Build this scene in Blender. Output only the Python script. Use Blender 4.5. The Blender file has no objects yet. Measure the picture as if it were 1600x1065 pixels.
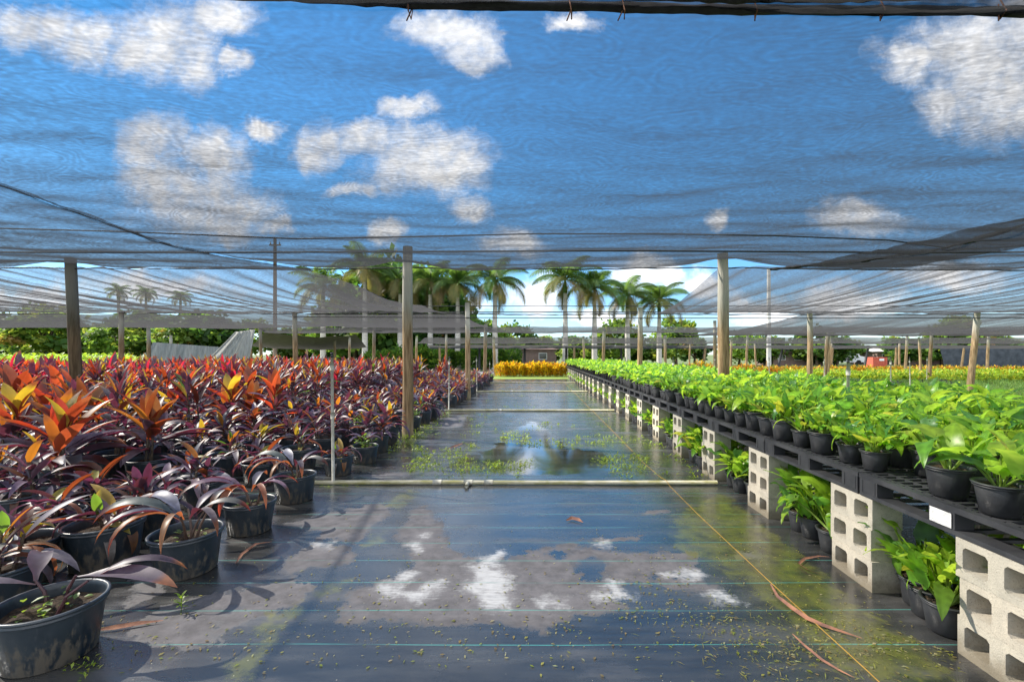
import bpy, math, random
import numpy as np
from mathutils import Vector, Matrix, Euler, noise as mnoise
R = math.radians
sc = bpy.context.scene
col = sc.collection
PI = math.pi

# ------------------------------------------------------------------ camera, sky, sun, exposure
F, CX, CY, H = 711.0, 835.0, 553.0, 1.48          # survey of the place: focal length (px), vanishing point, eye height
cam = bpy.data.objects.new('camera', bpy.data.cameras.new('camera'))
col.objects.link(cam); sc.camera = cam
cam.location = (0, 0, H); cam.rotation_euler = (R(90), 0, 0)
cam.data.sensor_width = 36; cam.data.lens = F / 1600 * 36
cam.data.shift_x = -(CX - 800) / 1600; cam.data.shift_y = (CY - 532.5) / 1600
cam.data.clip_start = 0.05; cam.data.clip_end = 2000

SUN_EL, SUN_DX, SUN_DY = 40.0, -0.94, 0.34         # low sun from the left, a little ahead
sun_az = math.atan2(SUN_DX, SUN_DY)                # clockwise from +Y
sd = bpy.data.lights.new('sun', 'SUN'); sun = bpy.data.objects.new('sun', sd); col.objects.link(sun)
sd.energy = 4.7; sd.angle = R(0.5); sd.color = (1.0, 0.93, 0.82)
dv = Vector((math.sin(sun_az) * math.cos(R(SUN_EL)), math.cos(sun_az) * math.cos(R(SUN_EL)), math.sin(R(SUN_EL))))
sun.rotation_euler = dv.to_track_quat('Z', 'Y').to_euler()

sc.view_settings.view_transform = 'Standard'; sc.view_settings.look = 'None'
sc.view_settings.exposure = 1.2; sc.view_settings.gamma = 1.0
cy = sc.cycles
cy.max_bounces = 8; cy.diffuse_bounces = 4; cy.glossy_bounces = 3; cy.transmission_bounces = 4
cy.transparent_max_bounces = 24; cy.use_denoising = True
cy.sample_clamp_indirect = 6; cy.caustics_reflective = False; cy.caustics_refractive = False

class NT:
    """small node-tree writer"""
    def __init__(s, tree): s.t = tree; s.n = tree.nodes; s.l = tree.links; s.n.clear()
    def add(s, typ, ins=None, **kw):
        nd = s.n.new(typ)
        for k, v in kw.items(): setattr(nd, k, v)
        for k, v in (ins or {}).items():
            if hasattr(v, 'is_linked') or hasattr(v, 'links'): s.l.new(v, nd.inputs[k])
            else: nd.inputs[k].default_value = v
        return nd
    def math(s, op, a, b=0.0, c=0.0, clamp=False):
        nd = s.add('ShaderNodeMath', {0: a, 1: b, 2: c}, operation=op); nd.use_clamp = clamp
        return nd.outputs[0]
    def step(s, x, lo, hi, a=0.0, b=1.0):
        return s.add('ShaderNodeMapRange', {0: x, 1: lo, 2: hi, 3: a, 4: b}, interpolation_type='SMOOTHSTEP').outputs[0]
    def noise(s, vec, scale, detail=3, rough=0.55, out=0, dist=0.0):
        ins = {'Scale': scale, 'Detail': detail, 'Roughness': rough, 'Distortion': dist}
        if vec is not None: ins['Vector'] = vec
        return s.add('ShaderNodeTexNoise', ins).outputs[out]
    def mix(s, f, a, b, blend='MIX'):
        nd = s.add('ShaderNodeMix', data_type='RGBA', blend_type=blend)
        for i, v in ((0, f), (6, a), (7, b)):
            if hasattr(v, 'links'): s.l.new(v, nd.inputs[i])
            else: nd.inputs[i].default_value = v if i == 0 else (tuple(v) + (1,))[:4]
        return nd.outputs[2]
    def scale(s, vec, xyz): return s.add('ShaderNodeVectorMath', {0: vec, 1: xyz}, operation='MULTIPLY').outputs[0]

w = bpy.data.worlds.new('World'); sc.world = w; w.use_nodes = True
n = NT(w.node_tree)
sky = n.add('ShaderNodeTexSky', sky_type='NISHITA', sun_disc=False)
sky.sun_elevation = R(SUN_EL); sky.sun_rotation = sun_az; sky.air_density = 1.0; sky.dust_density = 0.05; sky.ozone_density = 3.0
dirn = n.add('ShaderNodeTexCoord').outputs['Generated']
sep = n.add('ShaderNodeSeparateXYZ', {0: dirn})
dy = n.math('MAXIMUM', sep.outputs[1], 0.02)
px = n.math('DIVIDE', sep.outputs[0], dy); pz = n.math('DIVIDE', sep.outputs[2], dy)
P = n.add('ShaderNodeCombineXYZ', {0: px, 1: pz, 2: 0.0}).outputs[0]
nz = n.noise(P, 5.0, 7, 0.62, out=1)
nz = n.add('ShaderNodeVectorMath', {0: nz, 1: (0.5, 0.5, 0.5)}, operation='SUBTRACT').outputs[0]
nz = n.scale(nz, (0.20, 0.16, 0.0))
PP = n.add('ShaderNodeVectorMath', {0: P, 1: nz}, operation='ADD').outputs[0]
CLOUDS = [(240,220,60,42),(325,240,62,45),(280,300,95,58),(360,330,75,38),(435,357,25,12),
 (500,225,36,38),(570,215,48,30),(655,245,85,52),(695,262,52,40),(408,195,26,16),(640,163,46,18),(558,300,30,14),
 (730,328,30,24),(602,366,24,18),(60,35,75,34),(130,58,60,38),(255,55,80,58),(300,100,40,44),(345,25,52,34),(365,105,26,20),
 (700,45,62,30),(735,66,46,28),(885,45,32,14),(1505,75,95,50),(1560,140,85,70),(1478,165,48,42),(1430,95,34,34),(1610,60,80,60),
 (1340,345,70,26),(1133,342,18,14),(800,384,48,24),(1010,432,56,22),(1095,442,34,24),(835,462,44,30),(935,490,60,18),(1180,478,70,22),
 (720,488,44,16),(1330,470,90,22),(250,445,130,22),(1500,440,90,24),(60,465,80,20)]
dmin = None
for (u, v, a, b) in CLOUDS:
    sx, sy = F / a * 0.86, F / b * 0.86
    c = ((u - CX) / F, (CY - v) / F)
    q = n.add('ShaderNodeVectorMath', {0: PP, 1: (sx, sy, 0), 2: (-c[0] * sx, -c[1] * sy, 0)}, operation='MULTIPLY_ADD').outputs[0]
    ln = n.add('ShaderNodeVectorMath', {0: q}, operation='LENGTH').outputs['Value']
    dmin = ln if dmin is None else n.math('MINIMUM', dmin, ln)
dmin = n.math('ADD', dmin, n.math('MULTIPLY', n.math('SUBTRACT', n.noise(PP, 11.0, 8, 0.68), 0.5), 1.35))
mask = n.step(dmin, 1.25, 0.35)
fine = n.noise(P, 16.0, 6, 0.65)
mask = n.math('MULTIPLY', mask, n.step(fine, 0.25, 0.6, 0.45, 1.0))
front = n.step(sep.outputs[1], 0.05, 0.2)
back = n.step(n.noise(dirn, 3.0, 6, 0.6), 0.40, 0.55, 0.0, 0.95)  # unseen clouds behind the camera, made dense as added fill light
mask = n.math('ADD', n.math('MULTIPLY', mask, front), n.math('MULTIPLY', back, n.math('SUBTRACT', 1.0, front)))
hazeb = n.step(sep.outputs[2], 0.13, 0.0, 0.0, 0.25)
mask = n.math('MAXIMUM', mask, hazeb)
skyc = n.mix(1.0, sky.outputs[0], n.mix(n.step(sep.outputs[2], 0.04, 0.36), (0.62, 0.82, 1.0), (0.36, 0.90, 1.14)), 'MULTIPLY')
bg1 = n.add('ShaderNodeBackground', {'Color': skyc, 'Strength': 0.10})
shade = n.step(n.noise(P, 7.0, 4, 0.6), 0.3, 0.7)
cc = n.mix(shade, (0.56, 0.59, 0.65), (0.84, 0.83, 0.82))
bg2 = n.add('ShaderNodeBackground', {'Color': cc, 'Strength': n.step(sep.outputs[1], -0.25, 0.05, 1.9, 1.0)})  # clouds behind the camera brightened to add fill from the front
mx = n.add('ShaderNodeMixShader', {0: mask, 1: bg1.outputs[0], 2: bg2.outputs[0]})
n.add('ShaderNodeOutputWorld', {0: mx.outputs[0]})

# ------------------------------------------------------------------ helpers
rng = random.Random(11)
def at(u, v, Y): return Vector(((u - CX) * Y / F, Y, H - (v - CY) * Y / F))
def gnd(u, v):
    Y = H * F / (v - CY); return ((u - CX) * Y / F, Y)

class MB:
    """collects vertices, faces and two colours per vertex; build() links them as ONE mesh object"""
    def __init__(s): s.v = []; s.f = []; s.c = []; s.t = []; s.cur = ((.5,.5,.5), (.5,.5,.5))
    def add(s, vs, fs, c=None, t=None):
        o = len(s.v); s.v.extend([tuple(x) for x in vs]); s.f.extend([tuple(i + o for i in f) for f in fs])
        c = c or s.cur[0]; t = t or s.cur[1]
        s.c.extend([c] * len(vs)); s.t.extend([t] * len(vs)); return s
    def box(s, x0, x1, y0, y1, z0, z1, **k):
        return s.add([(x0,y0,z0),(x1,y0,z0),(x1,y1,z0),(x0,y1,z0),(x0,y0,z1),(x1,y0,z1),(x1,y1,z1),(x0,y1,z1)],
              [(3,2,1,0),(4,5,6,7),(0,1,5,4),(1,2,6,5),(2,3,7,6),(3,0,4,7)], **k)
    def tube(s, pts, rad, seg=8, caps=True, **k):
        pts = [Vector(p) for p in pts]; rad = rad if hasattr(rad, '__len__') else [rad] * len(pts)
        vs = []; ref = Vector((0, 0, 1))
        for i, p in enumerate(pts):
            d = (pts[min(i + 1, len(pts) - 1)] - pts[max(i - 1, 0)]).normalized()
            r0 = ref if abs(d.dot(ref)) < 0.95 else Vector((1, 0, 0))
            a = d.cross(r0).normalized(); b = d.cross(a)
            for j in range(seg):
                th = 2 * PI * j / seg; vs.append(p + (a * math.cos(th) + b * math.sin(th)) * rad[i])
        fs = [(i*seg+j, i*seg+(j+1) % seg, (i+1)*seg+(j+1) % seg, (i+1)*seg+j) for i in range(len(pts)-1) for j in range(seg)]
        if caps: fs += [tuple(range(seg)), tuple(reversed(range((len(pts)-1)*seg, len(pts)*seg)))]
        return s.add(vs, fs, **k)
    def lathe(s, prof, seg=24, cx=0, cy=0, **k):
        vs = [(cx + r * math.cos(2*PI*j/seg), cy + r * math.sin(2*PI*j/seg), z) for r, z in prof for j in range(seg)]
        fs = [(i*seg+j, i*seg+(j+1) % seg, (i+1)*seg+(j+1) % seg, (i+1)*seg+j) for i in range(len(prof)-1) for j in range(seg)]
        return s.add(vs, fs, **k)
    def arr(s): return (np.array(s.v, float), s.f, np.array(s.c, float), np.array(s.t, float))
    def mesh(s, name, m, smooth=False, colors=False):
        me = bpy.data.meshes.new(name); me.from_pydata(s.v, [], s.f); me.materials.append(m)
        if colors:
            for nm, dat in (('col', s.c), ('tcol', s.t)):
                a = me.color_attributes.new(nm, 'FLOAT_COLOR', 'POINT')
                d = np.ones((len(s.v), 4)); d[:, :3] = np.array(dat); a.data.foreach_set('color', d.ravel())
        if smooth: me.polygons.foreach_set('use_smooth', [True] * len(me.polygons))
        me.update(); return me
    def build(s, name, m, parent=None, smooth=False, colors=False):
        return link(name, s.mesh(name, m, smooth, colors), parent)

def link(name, me, parent=None):
    o = bpy.data.objects.new(name, me); col.objects.link(o)
    if parent: o.parent = parent
    return o
def tag(o, label=None, cat=None, group=None, kind=None):
    if label: o['label'] = label
    if cat: o['category'] = cat
    if group: o['group'] = group
    if kind: o['kind'] = kind
    return o
def empty(name, loc, rz=0):
    o = bpy.data.objects.new(name, None); col.objects.link(o); o.location = loc; o.rotation_euler = (0, 0, rz)
    o.empty_display_size = 0.1; return o
def dup(root, loc, rz=0, s=1.0, tilt=(0, 0)):
    def cp(o, par):
        c = o.copy(); col.objects.link(c)
        if par: c.parent = par
        for ch in o.children: cp(ch, c)
        return c
    r = cp(root, None); r.location = loc; r.rotation_euler = (tilt[0], tilt[1], rz); r.scale = (s, s, s)
    return r
def merged(name, m, protos, places):
    """ONE mesh made of many transformed copies of prototype arrays: places = (proto index, x, y, z, rotation, scale)"""
    V = []; Fc = []; C = []; T = []; o = 0
    for (k, x, y, z, rz, s) in places:
        v, f, c, t = protos[k]
        ca, sa = math.cos(rz) * s, math.sin(rz) * s
        vv = np.empty_like(v); vv[:, 0] = v[:, 0]*ca - v[:, 1]*sa + x; vv[:, 1] = v[:, 0]*sa + v[:, 1]*ca + y; vv[:, 2] = v[:, 2]*s + z
        V.append(vv); C.append(c); T.append(t); Fc.extend([tuple(i + o for i in q) for q in f]); o += len(v)
    mb = MB(); mb.v = np.concatenate(V).tolist(); mb.f = Fc; mb.c = np.concatenate(C); mb.t = np.concatenate(T)
    return mb.build(name, m, colors=True)

ORD = ['first','second','third','fourth','fifth','sixth','seventh','eighth','ninth','tenth','eleventh','twelfth','thirteenth','fourteenth','fifteenth','sixteenth','seventeenth','eighteenth','nineteenth','twentieth','twenty-first','twenty-second','twenty-third','twenty-fourth','twenty-fifth','twenty-sixth','twenty-seventh','twenty-eighth','twenty-ninth','thirtieth','thirty-first','thirty-second','thirty-third','thirty-fourth','thirty-fifth','thirty-sixth']

# ------------------------------------------------------------------ materials
def mat(name):
    m = bpy.data.materials.new(name); m.use_nodes = True; return m, NT(m.node_tree)
def solid(name, c, rough=0.6, var=0.25, scale=8.0, c2=None, spec=0.4, bump=0.0, metal=0.0, stretch=(1,1,1)):
    m, n = mat(name)
    co = n.scale(n.add('ShaderNodeTexCoord').outputs['Object'], stretch)
    f = n.step(n.noise(co, scale, 5, 0.6), 0.3, 0.7)
    c2 = c2 or tuple(x * (1 - var) for x in c)
    b = n.add('ShaderNodeBsdfPrincipled', {'Base Color': n.mix(f, c, c2), 'Roughness': n.step(f, 0, 1, rough, min(1, rough * 1.25)), 'Specular IOR Level': spec, 'Metallic': metal})
    if bump:
        bp = n.add('ShaderNodeBump', {'Strength': bump, 'Distance': 0.01, 'Height': n.noise(co, scale * 6, 4, 0.6)})
        n.l.new(bp.outputs[0], b.inputs['Normal'])
    n.add('ShaderNodeOutputMaterial', {0: b.outputs[0]}); return m
def leafmat(name, trans=0.45, rough=0.38, spec=0.5, bump=0.0):
    m, n = mat(name)
    c = n.add('ShaderNodeAttribute', attribute_name='col').outputs['Color']; t = n.add('ShaderNodeAttribute', attribute_name='tcol').outputs['Color']
    co = n.add('ShaderNodeTexCoord').outputs['Object']
    f = n.step(n.noise(co, 22.0, 4, 0.6), 0.3, 0.72, 0.72, 1.2)
    c = n.mix(1.0, c, n.add('ShaderNodeCombineXYZ', {0: f, 1: f, 2: f}).outputs[0], 'MULTIPLY')
    p = n.add('ShaderNodeBsdfPrincipled', {'Base Color': c, 'Roughness': rough, 'Specular IOR Level': spec})
    if bump:
        bp = n.add('ShaderNodeBump', {'Strength': bump, 'Distance': 0.01, 'Height': n.noise(co, 60.0, 2, 0.5)}); n.l.new(bp.outputs[0], p.inputs['Normal'])
    tr = n.add('ShaderNodeBsdfTranslucent', {'Color': t})
    mx = n.add('ShaderNodeMixShader', {0: trans, 1: p.outputs[0], 2: tr.outputs[0]})
    n.add('ShaderNodeOutputMaterial', {0: mx.outputs[0]}); return m
def netmat(name, T=0.70, thread=(0.022, 0.023, 0.024), stretch=(3.0, 14.0, 3.0), tr=0.5):
    """woven black shade cloth: open share T seen square on, closing up as it is seen along its surface (threads have depth)"""
    m, n = mat(name)
    g = n.add('ShaderNodeNewGeometry')
    cs = n.math('ABSOLUTE', n.add('ShaderNodeVectorMath', {0: g.outputs['Normal'], 1: g.outputs['Incoming']}, operation='DOT_PRODUCT').outputs['Value'])
    cs = n.math('MAXIMUM', cs, 0.045)
    co = n.add('ShaderNodeTexCoord').outputs['Object']
    a = n.noise(n.scale(co, stretch), 2.2, 6, 0.65)
    a2 = n.noise(n.scale(co, (9, 60, 9)), 1.0, 3, 0.6, dist=0.6)
    sw = n.noise(n.scale(co, (0.9, 1.5, 1)), 1.1, 2.5, 0.5, dist=0.5)
    sw2 = n.noise(n.scale(co, (1.0, 1.4, 1)), 3.1, 2, 0.5)
    wv = n.math('MULTIPLY', n.math('SINE', n.math('ADD', n.math('MULTIPLY', sw, 150.0), n.math('MULTIPLY', sw2, 22.0))), n.step(sw2, 0.3, 0.6, 0.25, 1.0))
    dens = n.math('ADD', n.step(a, 0.35, 0.75, 0.93, 1.09), n.step(a2, 0.3, 0.75, -0.06, 0.08))
    dens = n.math('ADD', dens, n.math('MULTIPLY', wv, 0.14))
    dens = n.math('ADD', dens, n.math('MULTIPLY', n.math('SUBTRACT', n.noise(n.scale(co, (1, 1.8, 1)), 23.0, 1, 0.5), 0.5), 0.85))
    ex = n.math('DIVIDE', dens, cs)
    tt = n.math('POWER', T, ex)
    df = n.add('ShaderNodeBsdfDiffuse', {'Color': thread + (1,)}); tl = n.add('ShaderNodeBsdfTranslucent', {'Color': tuple(x * 2.2 for x in thread) + (1,)})
    d = n.add('ShaderNodeMixShader', {0: tr, 1: df.outputs[0], 2: tl.outputs[0]})
    tp = n.add('ShaderNodeBsdfTransparent')
    mx = n.add('ShaderNodeMixShader', {0: tt, 1: d.outputs[0], 2: tp.outputs[0]})
    n.add('ShaderNodeOutputMaterial', {0: mx.outputs[0]}); return m

M = {}
M['leaf_dark'] = leafmat('cordyline_leaf', 0.38, 0.45, 0.65)
M['leaf_green'] = leafmat('philodendron_leaf', 0.48, 0.36, 0.45)
M['leaf_tree'] = leafmat('tree_leaf', 0.42, 0.55, 0.3)
M['net'] = netmat('shade_net')
M['net2'] = netmat('shade_net_far', 0.77, (0.042, 0.041, 0.041), (14, 1.0, 3))
M['net_roll'] = netmat('rolled_net', 0.76, (0.012, 0.012, 0.013))
M['net_bunch'] = netmat('bunched_net', 0.40, (0.03, 0.03, 0.031))
M['rope'] = solid('black_hem', (0.012, 0.012, 0.014), 0.6, spec=0.5, bump=0.4, scale=30)
M['pot'] = solid('black_pot_plastic', (0.022, 0.032, 0.043), 0.42, 0.3, 6, c2=(0.040, 0.052, 0.064), spec=0.6, bump=0.05)
def potmat():
    m, n = mat('black_pot_plastic')
    co = n.add('ShaderNodeTexCoord').outputs['Object']; rnd = n.add('ShaderNodeObjectInfo').outputs['Random']
    wp = n.add('ShaderNodeNewGeometry').outputs['Position']
    c = n.mix(n.step(n.noise(wp, 5.0, 5, 0.6), 0.3, 0.7), (0.014, 0.023, 0.032), (0.030, 0.042, 0.054))
    z = n.add('ShaderNodeSeparateXYZ', {0: co}).outputs[2]
    sp = n.noise(n.scale(wp, (1, 1, .35)), 34.0, 5, 0.7)
    mud = n.math('MULTIPLY', n.step(n.math('SUBTRACT', sp, n.math('MULTIPLY', z, 1.1)), 0.36, 0.52), 0.6)
    c = n.mix(mud, c, (0.17, 0.14, 0.10))
    dust = n.step(n.noise(n.scale(wp, (3, 3, 1)), 6.0, 6, 0.75), 0.5, 0.75, 0.0, 0.35)
    c = n.mix(dust, c, (0.13, 0.14, 0.145))
    p = n.add('ShaderNodeBsdfPrincipled', {'Base Color': c, 'Roughness': n.step(n.math('ADD', mud, dust), 0, 0.6, 0.36, 0.85), 'Specular IOR Level': 0.6})
    n.add('ShaderNodeOutputMaterial', {0: p.outputs[0]}); return m
M['pot'] = potmat()
M['pot_small'] = solid('small_pot_plastic', (0.02, 0.021, 0.024), 0.45, 0.3, 9, c2=(0.036, 0.037, 0.04), spec=0.55, bump=0.1)
M['soil'] = solid('bark_soil', (0.10, 0.065, 0.04), 0.95, 0.7, 45, c2=(0.02, 0.014, 0.01), bump=1.0)
M['pallet'] = solid('black_pallet_plastic', (0.025, 0.026, 0.03), 0.4, 0.3, 5, c2=(0.045, 0.046, 0.05), spec=0.55)
M['paper'] = solid('white_paper', (0.75, 0.75, 0.74), 0.8, 0.2, 20, bump=0.6)
M['pvc'] = solid('white_pvc', (0.56, 0.52, 0.40), 0.5, 0.3, 3, c2=(0.30, 0.28, 0.10), stretch=(2, 8, 8))
M['pvc_riser'] = solid('grey_pvc', (0.50, 0.49, 0.44), 0.5, 0.2, 6, c2=(0.30, 0.29, 0.22))
M['twine'] = solid('orange_twine', (0.42, 0.24, 0.04), 0.8, 0.3)
M['metal'] = solid('dark_metal', (0.06, 0.06, 0.065), 0.45, metal=0.6)
M['leaf_dry'] = solid('dry_leaf', (0.34, 0.15, 0.08), 0.75, 0.5, 14, c2=(0.16, 0.08, 0.06))
M['bark'] = solid('bark', (0.16, 0.12, 0.08), 0.9, 0.5, 6, stretch=(1, 1, .2), bump=0.6)
M['palm_trunk'] = solid('palm_trunk', (0.50, 0.47, 0.42), 0.85, 0.3, 3, stretch=(1, 1, 4))
M['concrete_pole'] = solid('concrete_pole', (0.6, 0.59, 0.56), 0.8, 0.15, 3)
M['white_paint'] = solid('white_car_paint', (0.75, 0.76, 0.78), 0.25, 0.05)
M['glass'] = solid('dark_glass', (0.03, 0.04, 0.05), 0.08, 0.2, spec=0.8)
M['rubber'] = solid('tyre', (0.02, 0.02, 0.02), 0.8)
M['redbox'] = solid('red_paint', (0.50, 0.10, 0.06), 0.6, 0.25)
M['wallpink'] = solid('brown_wall', (0.23, 0.16, 0.14), 0.85, 0.25, 2)
M['roof'] = solid('brown_roof', (0.20, 0.13, 0.11), 0.85, 0.3, 3)
M['pale_roof'] = solid('pale_roof', (0.72, 0.68, 0.63), 0.7, 0.15, 3)
M['cloth'] = solid('grey_cloth', (0.40, 0.40, 0.40), 0.9, 0.3, 3, stretch=(4, 4, .5))
def clothmat(name, c, tr):
    m, n = mat(name); co = n.scale(n.add('ShaderNodeTexCoord').outputs['Object'], (4, 4, .6))
    k = n.mix(n.step(n.noise(co, 3.0, 5, 0.6), .3, .7), c, tuple(x * .7 for x in c))
    d = n.add('ShaderNodeBsdfDiffuse', {'Color': k}); t = n.add('ShaderNodeBsdfTranslucent', {'Color': k})
    mx = n.add('ShaderNodeMixShader', {0: tr, 1: d.outputs[0], 2: t.outputs[0]}); n.add('ShaderNodeOutputMaterial', {0: mx.outputs[0]}); return m
M['cloth'] = clothmat('pale_shade_cloth', (0.42, 0.41, 0.38), 0.5)
M['wallcloth'] = clothmat('grey_shade_cloth', (0.24, 0.25, 0.26), 0.45)
M['browncloth'] = solid('brown_grey_cloth', (0.16, 0.145, 0.13), 0.9, 0.3, 3)
M['darkcloth'] = solid('blue_grey_cloth', (0.06, 0.07, 0.09), 0.85, 0.4, 2)
M['grass'] = solid('grass_ground', (0.14, 0.22, 0.035), 0.9, 0.4, 3, c2=(0.20, 0.27, 0.05), bump=0.6)
M['dirt'] = solid('field_ground', (0.13, 0.16, 0.055), 0.95, 0.4, 0.6, c2=(0.09, 0.12, 0.04))
M['road'] = solid('road_asphalt', (0.30, 0.30, 0.31), 0.8, 0.2, 2)
M['padcloth'] = solid('grey_ground_cloth', (0.16, 0.18, 0.20), 0.5, 0.3, 1)

def woodmat(name='weathered_post', k=1.0):
    m, n = mat(name)
    co = n.add('ShaderNodeTexCoord').outputs['Object']
    a = n.noise(n.scale(co, (9, 9, 0.7)), 3.0, 6, 0.65)
    b = n.noise(n.scale(co, (2, 2, 0.8)), 1.2, 3, 0.5)
    c = n.mix(n.step(a, 0.3, 0.7), (0.12, 0.075, 0.032), (0.37, 0.26, 0.13))
    c = n.mix(n.step(b, 0.45, 0.65, 0, 0.75), c, (0.15, 0.15, 0.085))
    z = n.add('ShaderNodeSeparateXYZ', {0: co}).outputs[2]
    c = n.mix(n.step(n.math('ADD', z, n.math('MULTIPLY', a, 0.8)), 2.2, 3.0, 0, 0.8), c, (0.34, 0.34, 0.27))
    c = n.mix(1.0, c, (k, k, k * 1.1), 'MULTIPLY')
    p = n.add('ShaderNodeBsdfPrincipled', {'Base Color': c, 'Roughness': 0.85, 'Specular IOR Level': 0.25})
    bp = n.add('ShaderNodeBump', {'Strength': 0.7, 'Distance': 0.02, 'Height': a}); n.l.new(bp.outputs[0], p.inputs['Normal'])
    n.add('ShaderNodeOutputMaterial', {0: p.outputs[0]}); return m
M['wood'] = woodmat()
M['wood_shade_algae'] = woodmat('weathered_post_shade_algae', 0.45)  # algae tone plus the near left post's shaded face, put into the colour
def blockmat():
    m, n = mat('concrete_block')
    co = n.add('ShaderNodeTexCoord').outputs['Object']
    g = n.add('ShaderNodeObjectInfo').outputs['Random']
    a = n.noise(co, 9.0, 6, 0.7); b = n.noise(co, 110.0, 2, 0.6)
    c = n.mix(n.step(a, 0.3, 0.72), (0.53, 0.475, 0.385), (0.40, 0.36, 0.295))
    c = n.mix(n.step(b, 0.58, 0.72, 0, 0.55), c, (0.16, 0.14, 0.12))
    c = n.mix(n.math('MULTIPLY', g, 0.5), c, (0.36, 0.355, 0.30))
    wp = n.add('ShaderNodeNewGeometry').outputs['Position']; wz = n.add('ShaderNodeSeparateXYZ', {0: wp}).outputs[2]
    st_ = n.noise(wp, 7.0, 5, 0.7)
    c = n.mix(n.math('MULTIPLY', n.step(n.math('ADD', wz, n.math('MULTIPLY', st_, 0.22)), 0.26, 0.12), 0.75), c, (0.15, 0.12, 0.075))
    c = n.mix(n.step(n.noise(wp, 4.0, 6, 0.75), 0.58, 0.72, 0, 0.5), c, (0.20, 0.19, 0.14))
    pit = n.step(n.add('ShaderNodeTexVoronoi', {'Vector': n.add('ShaderNodeVectorMath', {0: wp, 1: n.scale(n.noise(wp, 40.0, 3, 0.6, out=1), (.02, .02, .02))}, operation='ADD').outputs[0], 'Scale': 85.0}).outputs['Distance'], 0.22, 0.10, 0.0, 0.7)
    c = n.mix(n.math('MULTIPLY', pit, n.step(a, .35, .6)), c, (0.12, 0.105, 0.085))
    p = n.add('ShaderNodeBsdfPrincipled', {'Base Color': c, 'Roughness': 0.95, 'Specular IOR Level': 0.15})
    bp = n.add('ShaderNodeBump', {'Strength': 0.7, 'Distance': 0.004, 'Height': b}); n.l.new(bp.outputs[0], p.inputs['Normal'])
    n.add('ShaderNodeOutputMaterial', {0: p.outputs[0]}); return m
M['block'] = blockmat()

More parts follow.
